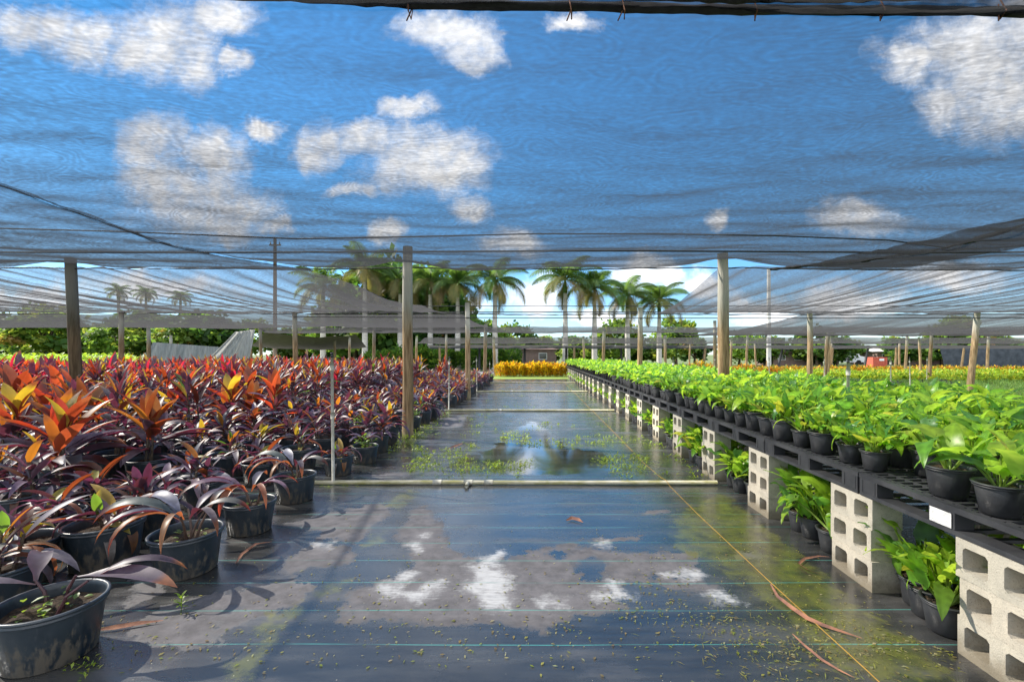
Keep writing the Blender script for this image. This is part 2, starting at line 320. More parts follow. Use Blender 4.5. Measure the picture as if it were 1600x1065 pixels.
# ------------------------------------------------------------------ ground
def groundcloth_mat():
    m, n = mat('wet_ground_cloth')
    co = n.add('ShaderNodeTexCoord').outputs['Object']
    at_ = lambda nm: n.add('ShaderNodeAttribute', attribute_name=nm).outputs['Fac']
    big = n.noise(co, 2.6, 5, 0.6); mid = n.noise(co, 9.0, 6, 0.65); fin = n.noise(co, 60.0, 3, 0.6)
    st = n.noise(n.scale(co, (0.5, 3.0, 1)), 1.6, 5, 0.6)
    wob = n.math('ADD', n.math('MULTIPLY', n.math('SUBTRACT', mid, 0.5), 0.34), n.math('MULTIPLY', n.math('SUBTRACT', fin, 0.5), 0.06))
    soft = n.step(big, 0.35, 0.65, 0.010, 0.045)
    dry = n.step(n.math('DIVIDE', n.math('ADD', at_('dry'), wob), soft), -1.0, 1.0)
    dry = n.math('MULTIPLY', dry, n.step(n.math('ADD', n.math('MULTIPLY', n.noise(n.scale(co, (1.6, 3.2, 1)), 1.7, 6, 0.7), 0.8), n.math('MULTIPLY', at_('dry'), 0.6)), 0.28, 0.44, 0.45, 1.0))
    ddry = n.math('MULTIPLY', n.step(n.math('ADD', big, n.math('MULTIPLY', n.math('SUBTRACT', st, .5), .8)), 0.52, 0.70), 0.45)
    dry2 = n.math('MAXIMUM', dry, n.math('MULTIPLY', ddry, n.step(at_('far'), 0.0, 1.0, 0.35, 1.0)))
    wst = n.noise(n.scale(co, (6, 30, 1)), 2.0, 4, 0.65)
    white = n.step(n.math('ADD', n.math('ADD', at_('white'), wob), n.math('MULTIPLY', n.math('SUBTRACT', wst, 0.5), 0.10)), -0.075, 0.07)
    white = n.math('MULTIPLY', white, n.step(wst, 0.25, 0.6, 0.55, 1.0))
    moss = n.math('MULTIPLY', n.step(n.math('ADD', at_('moss'), wob), -0.04, 0.05), n.step(mid, 0.3, 0.65, 0.1, 0.7))
    pud = n.step(n.math('ADD', at_('puddle'), n.math('MULTIPLY', n.math('SUBTRACT', n.noise(co, 5.0, 6, 0.7), 0.5), 0.75)), -0.06, 0.02)
    wet = n.mix(n.step(st, 0.35, 0.7), (0.024, 0.025, 0.026), (0.062, 0.061, 0.058))
    dryc = n.mix(n.step(mid, 0.3, 0.7), (0.150, 0.141, 0.146), (0.090, 0.085, 0.088))
    c = n.mix(dry2, wet, dryc)
    c = n.mix(moss, c, (0.13, 0.13, 0.03))
    c = n.mix(n.math('MULTIPLY', white, 0.8), c, (0.50, 0.50, 0.50))
    sp = n.add('ShaderNodeSeparateXYZ', {0: co})
    y = n.math('ADD', sp.outputs[1], n.math('MULTIPLY', n.noise(n.scale(co, (0.35, 1.0, 1)), 1.0, 2, 0.5), 0.09))
    fr = n.math('ABSOLUTE', n.math('SUBTRACT', n.math('FRACT', n.math('DIVIDE', y, 0.315)), 0.5))
    ln = n.math('MULTIPLY', n.step(fr, 0.010, 0.006), n.step(n.noise(n.scale(co, (0.8, 2, 1)), 2.0, 4, 0.6), 0.35, 0.58, 0.05, 0.95))
    ln = n.math('MULTIPLY', ln, n.math('SUBTRACT', 1.0, pud))
    c = n.mix(ln, c, (0.08, 0.34, 0.29))
    spk = n.add('ShaderNodeTexVoronoi', {'Vector': co, 'Scale': 24.0}).outputs['Distance']
    spk = n.math('MULTIPLY', n.step(spk, 0.085, 0.05), n.step(mid, 0.5, 0.62))
    c = n.mix(n.math('MULTIPLY', spk, 0.8), c, (0.42, 0.40, 0.28))
    r = n.step(st, 0.3, 0.75, 0.12, 0.36)
    r = n.math('ADD', r, n.math('MULTIPLY', dry2, 0.55))
    r = n.math('ADD', r, n.math('MULTIPLY', n.math('MAXIMUM', white, spk), 0.5), clamp=True)
    r = n.math('MULTIPLY', r, n.math('SUBTRACT', 1.0, n.math('MULTIPLY', pud, 0.84)))
    wx = n.math('SINE', n.math('MULTIPLY', sp.outputs[0], 900.0)); wy = n.math('SINE', n.math('MULTIPLY', sp.outputs[1], 900.0))
    hgt = n.math('ADD', n.math('MULTIPLY', n.math('MULTIPLY', wx, wy), 0.03), n.math('MULTIPLY', st, 1.2))
    hgt = n.math('ADD', hgt, n.math('MULTIPLY', fin, 0.10))
    bp = n.add('ShaderNodeBump', {'Strength': n.math('MULTIPLY', n.math('SUBTRACT', 1.0, n.math('MULTIPLY', pud, 0.9)), 0.22), 'Distance': 0.02, 'Height': hgt})
    p = n.add('ShaderNodeBsdfPrincipled', {'Base Color': c, 'Roughness': r, 'Specular IOR Level': n.step(dry2, 0, 1, 1.0, 0.25), 'Normal': bp.outputs[0], 'Coat Weight': n.math('MULTIPLY', n.math('SUBTRACT', 1.0, dry2), 0.3), 'Coat Roughness': n.math('MULTIPLY', n.math('SUBTRACT', 1.0, pud), n.step(big, 0.3, 0.7, 0.10, 0.30)), 'Coat IOR': 1.6})
    n.add('ShaderNodeOutputMaterial', {0: p.outputs[0]}); return m
M['gcloth'] = groundcloth_mat()

def sdpoly(Pts, polys):
    """signed distance in metres to a set of ground outlines, positive inside"""
    out = np.full(len(Pts), -9.0)
    for poly in polys:
        q = np.array([gnd(u, v) for u, v in poly]); r = np.roll(q, -1, 0)
        d = np.full(len(Pts), 9e9); ins = np.zeros(len(Pts), bool)
        for a, b in zip(q, r):
            e = b - a; wv = Pts - a; t = np.clip((wv @ e) / (e @ e + 1e-12), 0, 1)
            d = np.minimum(d, np.hypot(*(wv - t[:, None] * e).T))
            cnd = ((a[1] <= Pts[:, 1]) & (b[1] > Pts[:, 1])) | ((b[1] <= Pts[:, 1]) & (a[1] > Pts[:, 1]))
            xi = a[0] + (Pts[:, 1] - a[1]) / ((b[1] - a[1]) if abs(b[1] - a[1]) > 1e-12 else 1e-12) * (b[0] - a[0])
            ins ^= cnd & (Pts[:, 0] < xi)
        out = np.maximum(out, np.where(ins, d, -d))
    return out
DRY = [[(450,817),(520,800),(595,784),(615,792),(602,812),(575,830),(560,852),(540,845),(510,840),(490,852),(505,830)],
 [(445,875),(487,850),(535,852),(557,867),(550,880),(517,882),(482,887),(445,900)],
 [(360,930),(437,905),(492,907),(495,917),(475,937),(450,950),(400,965),(330,1000)],
 [(200,991),(217,974),(250,951),(325,929),(392,924),(375,949),(330,974),(350,1006),(287,1011),(245,1009)],
 [(210,905),(240,895),(250,930),(205,945)],
 [(647,792),(665,790),(692,820),(700,850),(712,862),(750,874),(800,868),(850,855),(895,846),(935,848),(940,858),(1000,862),(1085,862),(1095,880),(1092,902),(1050,903),(1020,895),(1013,908),(965,935),(988,945),(950,958),(900,960),(850,985),(780,972),(700,975),(600,967),(545,972),(525,957),(540,937),(560,917),(600,905),(640,890),(642,872),(627,852),(617,840),(632,815)],
 [(1020,898),(1085,903),(1130,915),(1105,925),(1040,920)],[(920,842),(1000,836),(1003,842),(940,848)],[(1150,860),(1195,862),(1190,872),(1155,872)],
 [(560,742),(630,738),(640,744),(580,748)],[(660,655),(730,650),(720,668),(650,668)],[(1000,800),(1040,795),(1050,800),(1010,806)]]
WETHOLE = [[(900,882),(925,868),(940,872),(948,890),(940,905),(908,908)],[(855,865),(880,860),(890,868),(870,872)],[(963,920),(1000,912),(1060,922),(1110,930),(1060,940),(985,932)],[(895,850),(930,846),(945,852),(920,858)],
 [(745,870),(830,855),(800,845),(720,850)]]
WHITE = [[(590,918),(615,908),(622,925),(645,927),(665,915),(690,905),(685,922),(655,938),(610,930)],[(618,903),(632,893),(648,897),(622,908)],
 [(752,873),(785,862),(768,880),(790,895),(795,930),(790,955),(760,945),(745,930),(725,918),(745,900),(740,885)],
 [(490,850),(510,848),(508,858)],[(640,850),(652,848),(655,860),(645,858)],[(930,932),(950,922),(958,908),(966,920),(985,932),(960,935)],[(1040,897),(1085,890),(1100,898),(1075,903)],[(1108,932),(1125,926),(1145,938),(1115,940)],[(935,850),(948,845),(945,853)],
 [(848,935),(885,938),(880,944),(850,945)],[(655,835),(665,833),(663,840)]]
MOSS = [[(475,937),(500,915),(545,902),(550,910),(515,925)],[(563,857),(580,835),(600,832),(590,852)],[(400,985),(430,955),(475,950),(440,980),(410,1000)],[(350,1060),(380,1020),(420,990),(430,1005),(390,1060)],
 [(590,790),(640,765),(650,772),(625,795)],[(1050,860),(1060,800),(1130,770),(1230,850),(1330,940),(1480,1030),(1480,1060),(1330,1060),(1200,940),(1120,880)]]
PUD = [[(700,736),(712,716),(765,704),(795,680),(830,658),(862,676),(882,700),(950,708),(960,733),(900,741),(800,741)]]
xs = np.concatenate([np.arange(-24, -2.8, 0.7), np.arange(-2.8, 2.5, 0.03), np.arange(2.6, 6.3, 0.6)])
ys = np.concatenate([np.arange(-6, 1.7, 0.7), np.arange(1.75, 7.4, 0.03), np.arange(7.5, 27.4, 0.35)])
XX, YY = np.meshgrid(xs, ys); pts = np.stack([XX.ravel(), YY.ravel()], 1)
me = bpy.data.meshes.new('ground_cloth'); nx = len(xs)
me.from_pydata([(x, y, 0.0) for x, y in pts], [], [(j*nx+i, j*nx+i+1, (j+1)*nx+i+1, (j+1)*nx+i) for j in range(len(ys)-1) for i in range(nx-1)])
me.materials.append(M['gcloth'])
sdry = np.minimum(sdpoly(pts, DRY), -sdpoly(pts, WETHOLE))
for nm, val in (('dry', sdry), ('white', sdpoly(pts, WHITE)), ('moss', sdpoly(pts, MOSS)), ('puddle', sdpoly(pts, PUD)), ('far', np.clip((pts[:, 1] - 6) / 3, 0, 1))):
    me.attributes.new(nm, 'FLOAT', 'POINT').data.foreach_set('value', val.astype(np.float32))
tag(link('ground_cloth', me), kind='structure')
mb = MB(); mb.add([(-900,-900,-.03),(900,-900,-.03),(900,900,-.03),(-900,900,-.03)], [(0,1,2,3)]); tag(mb.build('ground', M['dirt']), kind='structure')
mb = MB(); mb.add([(-6,27.3,-.01),(3.2,27.3,-.01),(4,34,-.01),(-6,34,-.01)], [(0,1,2,3)]); tag(mb.build('lawn', M['grass']), kind='structure')
mb = MB(); mb.add([(-60,35,-.014),(-2,35,-.014),(-2,39.5,-.014),(-60,39.5,-.014)], [(0,1,2,3)]); tag(mb.build('road', M['road']), kind='structure')
mb = MB(); mb.add([(14.5,29,-.012),(27,29,-.012),(29,38,-.012),(15,38,-.012)], [(0,1,2,3)]); tag(mb.build('pavement', M['padcloth']), kind='structure')

# ------------------------------------------------------------------ shade nets, hems, cables, posts
def net_sheet(label, y0, y1, x0, x1, z0, z1, sag, nx, ny, folds=0.0, wr=0.012, m='net', mounds=(), group='shade nets over the beds', seed=0.0, z2=None):
    """one sheet from y0 to y1; x0/x1 may be (near, far) pairs; folds = height of pleats running along Y"""
    x0 = x0 if isinstance(x0, tuple) or callable(x0) else (x0, x0); x1 = x1 if isinstance(x1, tuple) or callable(x1) else (x1, x1)
    vs = []
    for j in range(ny + 1):
        t = j / ny; y = y0 + (y1 - y0) * t
        if callable(x0): x0_ = (x0(y), x0(y))
        else: x0_ = x0
        if callable(x1): x1_ = (x1(y), x1(y))
        else: x1_ = x1
        for i in range(nx + 1):
            s = i / nx; x = (x0_[0]*(1-t) + x0_[1]*t) * (1-s) + (x1_[0]*(1-t) + x1_[1]*t) * s
            z = z0 + (z1 - z0) * t - sag * 4 * t * (1 - t)
            z += wr * 2.2 * mnoise.noise((x * 0.9 + seed, y * 2.6, seed)) + wr * mnoise.noise((x * 2.3, y * 7.0, 3.3 + seed))
            if folds:
                q = x * 3.2 + 1.4 * mnoise.noise((x * 0.4, y * 0.12, seed + 9))
                z += folds * (mnoise.noise((q, y * 0.06, seed)) + 0.6 * mnoise.noise((q * 2.3, y * 0.10, seed + 4))) * (0.35 + 0.65 * (1 - abs(2 * t - 1)))
            z += 0.035 * mnoise.noise((x * 0.45 + seed, t * 1.2, 7.7)) * 2
            for mx_, my_, mh, mr in mounds:
                z += mh * math.exp(-((x - mx_)**2 + ((y - my_) * 1.2)**2) / mr**2)
            vs.append((x, y + 0.05 * mnoise.noise((x * 0.7, seed, t)), z))
    nn = nx + 1
    mb = MB(); mb.add(vs, [(j*nn+i, j*nn+i+1, (j+1)*nn+i+1, (j+1)*nn+i) for j in range(ny) for i in range(nx)])
    o = mb.build('shade_net', M[m], smooth=True); tag(o, label, 'shade net', group); return o
def hem(label, pts, r, lump=0.35, name='net_hem', group='rolled net hems', sub=10, m='rope'):
    P_ = []; rad = []
    for a, b in zip(pts[:-1], pts[1:]):
        for k in range(sub):
            p = Vector(a).lerp(Vector(b), k / sub)
            q = 0.02 * mnoise.noise((p.x * 2, p.y * 2, 5)) + .010 * mnoise.noise((p.x * 7, p.y * 7, 2)); P_.append(p + Vector((0, q, q))); rad.append(r * (1 + lump * mnoise.noise((p.x * 5, p.y * 5, 1)) + lump * .8 * mnoise.noise((p.x * 17, p.y * 17, 6))))
    P_.append(Vector(pts[-1])); rad.append(r)
    mb = MB(); mb.tube(P_, rad, 7); return tag(mb.build(name, M[m], smooth=True), label, 'net hem', group)

LSEAM = lambda y: float(np.interp(y, [2.0, 3.96, 6.25, 7.56, 8.15], [-4.5, -4.62, -4.97, -4.4, -3.9]))
net_sheet('wide sheet of black shade net over the aisle with blue sky behind', 1.72, 8.15, (lambda y: LSEAM(y) - .05), (7.2, 6.6), 2.995, 3.02, 0.05, 130, 90, wr=0.010, mounds=[(-2.27, 8.15, .16, .55), (3.42, 8.15, .12, .5)], seed=1.0)
net_sheet('shade net left of the diagonal rolled seam above the cordyline bed', 1.3, 8.15, -17, (lambda y: LSEAM(y) + .05), 2.99, 3.01, 0.06, 120, 70, wr=0.014, mounds=[(-8.45, 8.15, .12, .6)], seed=2.0)
net_sheet('shade net right of the lumpy dark seam, overlapping the middle sheet', 1.5, 8.15, (5.6, 4.4), 18, 3.02, 2.98, 0.08, 120, 60, wr=0.02, seed=3.0)
net_sheet('shade net sheet at the very top edge before the rolled hem', -6.0, 1.70, -16, 17, 3.05, 3.02, 0.1, 90, 30, seed=4.0)
net_sheet('pleated shade net stretched left of the aisle behind the first posts', 8.3, 15.2, -21, (-4.2, -2.9), 3.06, 2.86, 0.10, 330, 14, folds=0.10, wr=0.004, m='net2', seed=5.0)
net_sheet('pleated shade net stretched right of the aisle before the palms', 8.3, 15.2, (3.4, 4.0), 23, 3.06, 2.84, 0.10, 360, 14, folds=0.10, wr=0.004, m='net2', seed=6.0)
net_sheet('sagging net left of the aisle reaching to the second row of posts', 15.4, 23.4, -28, (-2.4, -2.0), 2.84, 2.86, 0.16, 200, 12, folds=0.05, m='net2', seed=7.0)
net_sheet('sagging net on the right reaching out over the far green bed', 15.6, 24.0, (9.5, 7.5), 30, 2.86, 2.45, 0.14, 160, 12, folds=0.05, m='net2', seed=8.0)
net_sheet('low thin net band across the aisle before the lawn strip', 22.2, 24.8, (-13.5, -14.5), 36, 2.80, 2.62, 0.05, 180, 6, folds=0.05, m='net2', seed=10.0)
net_sheet('grey net band across the yard above the yellow croton hedge', 31.2, 34.6, (-7.5, -9), 42, 2.62, 2.26, 0.08, 180, 6, folds=0.07, m='net2', seed=11.0)
net_sheet('farthest net band hanging low before the treeline', 38.0, 42.0, (-9, -9.5), 55, 2.24, 1.98, 0.06, 180, 6, folds=0.06, m='net2', seed=12.0)

net_sheet('bunched dark strip of net hanging just above the thick rolled hem', 1.72, 1.94, (-0.9, -0.6), 9, 3.12, 2.97, 0.02, 160, 8, folds=0.03, wr=0.01, m='net_bunch', seed=14.0)
hem('thick rolled net hem across the top of the view', [(-3.2, 1.98, 3.09), (-1.2, 1.98, 3.04), (-0.5, 1.98, 3.0), (1.0, 1.98, 2.975), (2.6, 1.98, 2.965), (4, 1.98, 2.985), (9, 1.98, 3.0)], 0.02, 0.3, sub=30)
hem('loose second fold of net just above the thick rolled hem', [(-0.9, 1.93, 3.03), (0.4, 1.93, 2.99), (1.2, 1.93, 2.975), (1.9, 1.93, 3.0), (2.4, 1.92, 2.985), (8, 1.93, 3.03)], 0.010, 0.9, sub=40)
hem('thick diagonal rolled seam in the net at upper left', [(-4.5, 2.0, 2.97), (-4.62, 3.96, 2.945), (-4.97, 6.25, 2.95), (-4.4, 7.56, 2.98), (-3.9, 8.15, 3.0), (-3.2, 8.2, 3.02)], 0.015, 0.6, sub=24, m='net_roll')
hem('lumpy dark seam in the net at upper right', [(5.62, 2.0, 3.0), (5.7, 5.32, 2.975), (5.75, 6.6, 2.97), (5.1, 7.3, 2.97), (4.2, 8.1, 2.99)], 0.022, 0.9, sub=24)
hem('hem along the back edge of the middle net, tied to two posts', [(-17, 8.15, 3.0), (-9, 8.15, 3.02), (-4, 8.16, 3.01), (-2.27, 8.17, 3.03), (0.5, 8.15, 3.0), (3.42, 8.17, 3.03), (6, 8.15, 2.99), (12, 8.15, 2.97)], 0.011, 0.4, sub=24)
hem('knotted hem hanging under the pleated nets, second post row', [(-22, 15.25, 2.8), (-13.8, 15.25, 2.86), (-7.87, 15.25, 2.84), (-2.22, 15.25, 2.83), (0.7, 15.25, 2.80), (3.5, 15.25, 2.83), (9.26, 15.25, 2.8), (14.6, 15.25, 2.82), (23, 15.25, 2.85)], 0.018, 0.8, sub=20)
for k, x in enumerate((-.55, .15, .38, .95, 1.5, 2.02)):
    mb = MB(); z = 2.985; mb.tube([(x, 1.98, z + .05), (x + .008, 1.955, z - .03), (x + .012, 1.985, z - .045), (x + .02, 2.0, z + .03), (x - .01 * (k % 3), 1.96, z - .07)], .0032, 5)
    tag(mb.build('cord_tie', M['leaf_dry']), '%s short cord tie from the left on the thick rolled hem' % ORD[k], 'cord', 'cord ties on the rolled hem')
def cable(label, pts, r):
    mb = MB(); mb.tube(pts, r, 6); return tag(mb.build('cable', M['rope']), label, 'cable', 'cables under the nets')
def span(x0, x1, y, z, sag, n=16): return [(x0 + (x1-x0)*k/n, y, z - sag*4*(k/n)*(1-k/n)) for k in range(n+1)]
cable('upper of two black cables crossing under the middle net', [(-9, 5.2, 2.99), (-5, 5.5, 2.96), (-3, 5.75, 2.935), (-1.5, 5.72, 2.955), (0, 5.7, 2.985), (1.5, 5.72, 2.99), (3, 5.75, 2.975), (4.6, 5.9, 2.955), (5.74, 6.35, 2.962)], 0.009)
cable('lower of two black cables crossing under the middle net at post top height', [(-9, 6.7, 2.98), (-5, 6.75, 2.985), (-2, 6.7, 2.985), (1, 6.7, 3.0), (3, 6.7, 2.99), (5.6, 6.6, 2.95), (10, 6.5, 2.95)], 0.013)
cable('thin wire crossing high in front of the palm trunks', span(-22, 24, 15.2, 3.11, 0.03), 0.014)
cable('wire crossing in front of the palms just under the pleated nets', span(-22, 24, 15.3, 2.91, 0.02), 0.02)
cable('lowest wire in front of the palms, sagging between posts', span(-8, 24, 15.1, 2.72, 0.05), 0.016)

def post(x, y, h, r, lean=(0, 0), label='', seed=0, m='wood'):
    mb = MB(); k = 9; pp = []; rr = []
    for i in range(k + 1):
        t = i / k; wb = 0.02 * mnoise.noise((seed * 3.1, t * 2, 0))
        pp.append((lean[0]*t + wb, lean[1]*t - wb, -0.02 + h * t)); rr.append(r * (1.06 - 0.14*t + 0.05 * mnoise.noise((seed, t * 5, 2))))
    mb.tube(pp, rr, 14)
    o = mb.build('wooden_post', M[m], smooth=False); o.location = (x, y, 0)
    for p in o.data.polygons: p.use_smooth = len(p.vertices) == 4
    return tag(o, label, 'post', 'wooden net posts')
post(-8.16, 8.15, 3.22, 0.088, (-.15, 0), 'weathered post, dark with algae and painted shade, leaning left among the magenta cordylines', 1, 'wood_shade_algae')
post(-2.27, 8.15, 3.42, 0.092, (0, 0), 'tall wooden post with a weed tuft at its foot, left edge of aisle', 2)
post(3.42, 8.15, 3.3, 0.10, (-.05, 0), 'thick two tone wooden post rising out of the green potted plants', 3)
for k, (x, y) in enumerate(((-11.2, 27.5), (-5.4, 27.8), (6.4, 27.4), (12.0, 27.8), (17.6, 27.3), (23.4, 27.6), (12.2, 36), (17.7, 36.3), (23.2, 35.8), (29.0, 36.2))):
    post(x, y, rng.uniform(2.35, 2.75), .07, (rng.uniform(-.15, .2), 0), '%s of the thin stakes between the far post rows, counted from the left%s' % (ORD[k if k < 6 else k - 6], ', front line' if k < 6 else ', rear line'), 60 + k)
desc = {15.2: 'second post row', 23.4: 'third post row', 31.9: 'fourth post row', 40.0: 'farthest post row'}
for Y, X_, hs, r in ((15.2, [-13.8, -7.95, -2.22, 3.5, 9.2, 14.5], [2.95, 2.95, 3.25, 3.0, 2.92, 2.9], .085),
                     (23.4, [-19.8, -14, -8.3, -2.57, 3.5, 9.3, 14.9, 20.3], [2.95]*3 + [3.05, 2.85, 3.2, 2.8, 2.7], .085),
                     (31.9, [-25.4, -19.8, -14, -8.3, -2.75, 3.5, 9.2, 14.8, 20.4, 26, 31.7], [2.75]*11, .09),
                     (40.0, [-20, -8.3, 3.5, 9.2, 14.8, 20.4, 26, 31.7, 37.5], [2.25]*9, .10)):
    for k, (x, h) in enumerate(zip(X_, hs)):
        side = 'left of the aisle' if x < -2.9 else ('at the aisle edge' if x < -2 else 'right of the aisle')
        q = sum(1 for xx in X_ if (xx < -2.9) == (x < -2.9) and abs(xx) < abs(x) and (x < -2.9 or xx > 0)) if not -2.9 < x < -2 else 0
        lab = 'slim weathered post %s, %s' % (side, desc[Y]) if -2.9 < x < -2 else 'weathered post, %s out %s, %s' % (ORD[q], side, desc[Y])
        post(x, Y, h + rng.uniform(-.04, .08), r * rng.uniform(.9, 1.1), (rng.uniform(-.12, .12) + (.18 if x > 12 else 0), 0), lab, 10 + Y + k)

# ------------------------------------------------------------------ irrigation: pipes lying across the aisle, upright risers
for Y, x0, x1, lab in ((5.16, -2.55, 2.07, 'nearest white irrigation pipe lying across the aisle, stained green'), (11.8, -2.5, 2.07, 'second white pipe lying across the aisle, beyond the puddle'),
                 (17.8, -2.5, 2.07, 'third white pipe lying across the far aisle'), (23.2, -2.6, 2.07, 'farthest white pipe across the aisle before the lawn')):
    e = empty('irrigation_pipe', (0, Y, 0)); tag(e, lab, 'pipe', 'irrigation pipes across the aisle')
    mb = MB(); mb.tube([(x0, 0, .026), (-1, 0.004, .027), (0.3, -.006, .026), (x1, 0, .026)], .024, 12); mb.build('pipe_run', M['pvc'], e, smooth=True)
    for cx_ in ((-1.10, -0.52) if Y < 6 else (-0.9,)):
        mb = MB(); mb.tube([(cx_ - .05, 0, .027), (cx_ + .05, 0, .027)], .031, 12); mb.build('coupling', M['pvc_riser'], e, smooth=True)
    if Y < 6:
        mb = MB(); mb.tube([(-.80, 0, .027), (-.70, 0, .027)], .031, 12); mb.tube([(-.75, -.0, .027), (-.75, -.13, .022)], .022, 10); mb.build('tee_stub', M['pvc_riser'], e, smooth=True)
RIS = [(-2.28, 5.16, 1.44, 'nearest white riser pipe with sprinkler head, beside the cordyline pots'), (-2.22, 11.8, 1.36, 'white riser standing at the second pipe, left aisle edge'),
 (-2.25, 17.8, 1.34, 'white riser standing at the third pipe, left aisle edge'), (-2.3, 23.2, 1.1, 'short white riser at the farthest pipe, left aisle edge'),
 (3.58, 5.2, 1.38, 'thick white riser with collar among the potted green plants'), (9.25, 11.8, 1.36, 'slim white riser beyond the green tables, right of the thick one'),
 (9.2, 17.8, 1.3, 'white riser by the second post row, right of the aisle'), (3.55, 17.8, 1.3, 'white riser rising behind the green potted plants near the aisle'), (14.7, 17.8, 1.3, 'white riser before the black trays in the right field'),
 (14.8, 23.2, 1.3, 'white riser beside a post in the third row on the right'), (3.6, 11.8, 1.34, 'white riser inside the green plant tables beside the thick post'), (20.0, 23.2, 1.3, 'white riser in the yellow green bed on the far right'), (9.2, 23.2, 1.3, 'white riser before the orange crotons on the right')]
for k, (x, y, h, lab) in enumerate(RIS):
    e = empty('irrigation_riser', (x, y, 0), 0); tag(e, lab, 'riser pipe', 'upright irrigation risers')
    r = .0165; ln = rng.uniform(-.03, .03)
    mb = MB(); mb.tube([(0, 0, 0), (ln * .5, 0, h * .5), (ln, 0, h)], r, 10); mb.build('riser_pipe', M['pvc_riser'], e, smooth=True)
    mb = MB(); mb.tube([(ln, 0, h - .14), (ln, 0, h - .06)], r * 1.45, 10); mb.build('collar', M['pvc_riser'], e, smooth=True)
    mb = MB(); mb.tube([(ln * .5, 0, h * .52), (ln * .5, 0, h * .57)], r * 1.35, 10); mb.build('collar', M['pvc_riser'], e, smooth=True)
    mb = MB(); mb.lathe([(.0, h), (.014, h), (.016, h + .02), (.008, h + .03), (.018, h + .045), (.018, h + .055), (0, h + .06)], 10, cx=ln); mb.build('sprinkler_head', M['metal'], e, smooth=True)

mb = MB(); mb.tube([(1.55, 1.2, .006), (1.55, 2.1, .008), (1.52, 2.95, .012), (1.50, 4.2, .012), (1.49, 5.0, .03), (1.49, 5.16, .053), (1.487, 5.35, .03), (1.48, 6.1, .01), (1.5, 9, .012), (1.52, 15, .012), (1.55, 26, .012)], .0026, 6)
tag(mb.build('guide_string', M['twine']), 'taut orange string running along the right side of the aisle', 'string')

# ------------------------------------------------------------------ leaves
def jit(c, a=0.15, r=rng):
    k = 1 + r.uniform(-a, a); return tuple(max(0, x * k * (1 + r.uniform(-a, a) * .5)) for x in c)
def strap(mb, base, az, el, L, W, droop, c, t, seg=7, fold=0.35, tip=None, twist=0.0, stalk=0.12, curl=0.0):
    """strap leaf: narrow stalk, blade folded along its midrib, bending down along its length"""
    p = Vector(base); vs = []; C = []; T = []; st = L / seg
    for i in range(seg + 1):
        q = i / seg
        wd = W * (0.16 + 0.84 * min(1, max(0, (q - stalk * .6) / .22))) * max(0.0, 1 - max(0, (q - .45) / .55) ** 2.0) * .5
        e = el - droop * q ** 1.3; a = az + curl * q
        d = Vector((math.cos(a) * math.cos(e), math.sin(a) * math.cos(e), math.sin(e)))
        side = Vector((-math.sin(a), math.cos(a), 0)); up = side.cross(d) * -1
        tw = twist * q; s2 = side * math.cos(tw) + up * math.sin(tw); u2 = up * math.cos(tw) - side * math.sin(tw)
        vs += [p + s2 * wd + u2 * wd * fold, p, p - s2 * wd + u2 * wd * fold]
        cc = c if tip is None or q < .8 else tip[0]; tt = t if tip is None or q < .8 else tip[1]
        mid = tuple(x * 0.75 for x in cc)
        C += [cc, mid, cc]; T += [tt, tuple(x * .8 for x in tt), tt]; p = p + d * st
    fs = []
    for i in range(seg):
        b = i * 3; fs += [(b, b+1, b+4, b+3), (b+1, b+2, b+5, b+4)]
    o = len(mb.v); mb.v.extend([tuple(x) for x in vs]); mb.f.extend([tuple(i + o for i in f) for f in fs]); mb.c.extend(C); mb.t.extend(T)
PURP = (0.060, 0.036, 0.056); PURP_T = (0.30, 0.035, 0.05)
def leafcol(kind, r):
    if kind == 'purple': return jit((.165, .132, .165), .4, r), jit((.17, .03, .06), .5, r)
    if kind == 'red': return jit((.10, .025, .02), .4, r), jit((.90, .11, .03), .35, r)
    if kind == 'orange': return jit((.26, .09, .02), .3, r), jit((1.0, .33, .03), .2, r)
    if kind == 'yellow': return jit((.34, .26, .04), .25, r), jit((.95, .62, .04), .2, r)
    if kind == 'green': return jit((.08, .16, .04), .25, r), jit((.32, .55, .05), .2, r)
    if kind == 'magenta': return jit((.30, .03, .06), .25, r), jit((1.0, .04, .09), .2, r)
    if kind == 'bronze': return jit((.10, .05, .03), .3, r), jit((.60, .12, .03), .3, r)
    if kind == 'dry': return jit((.30, .12, .05), .3, r), jit((.55, .16, .05), .2, r)
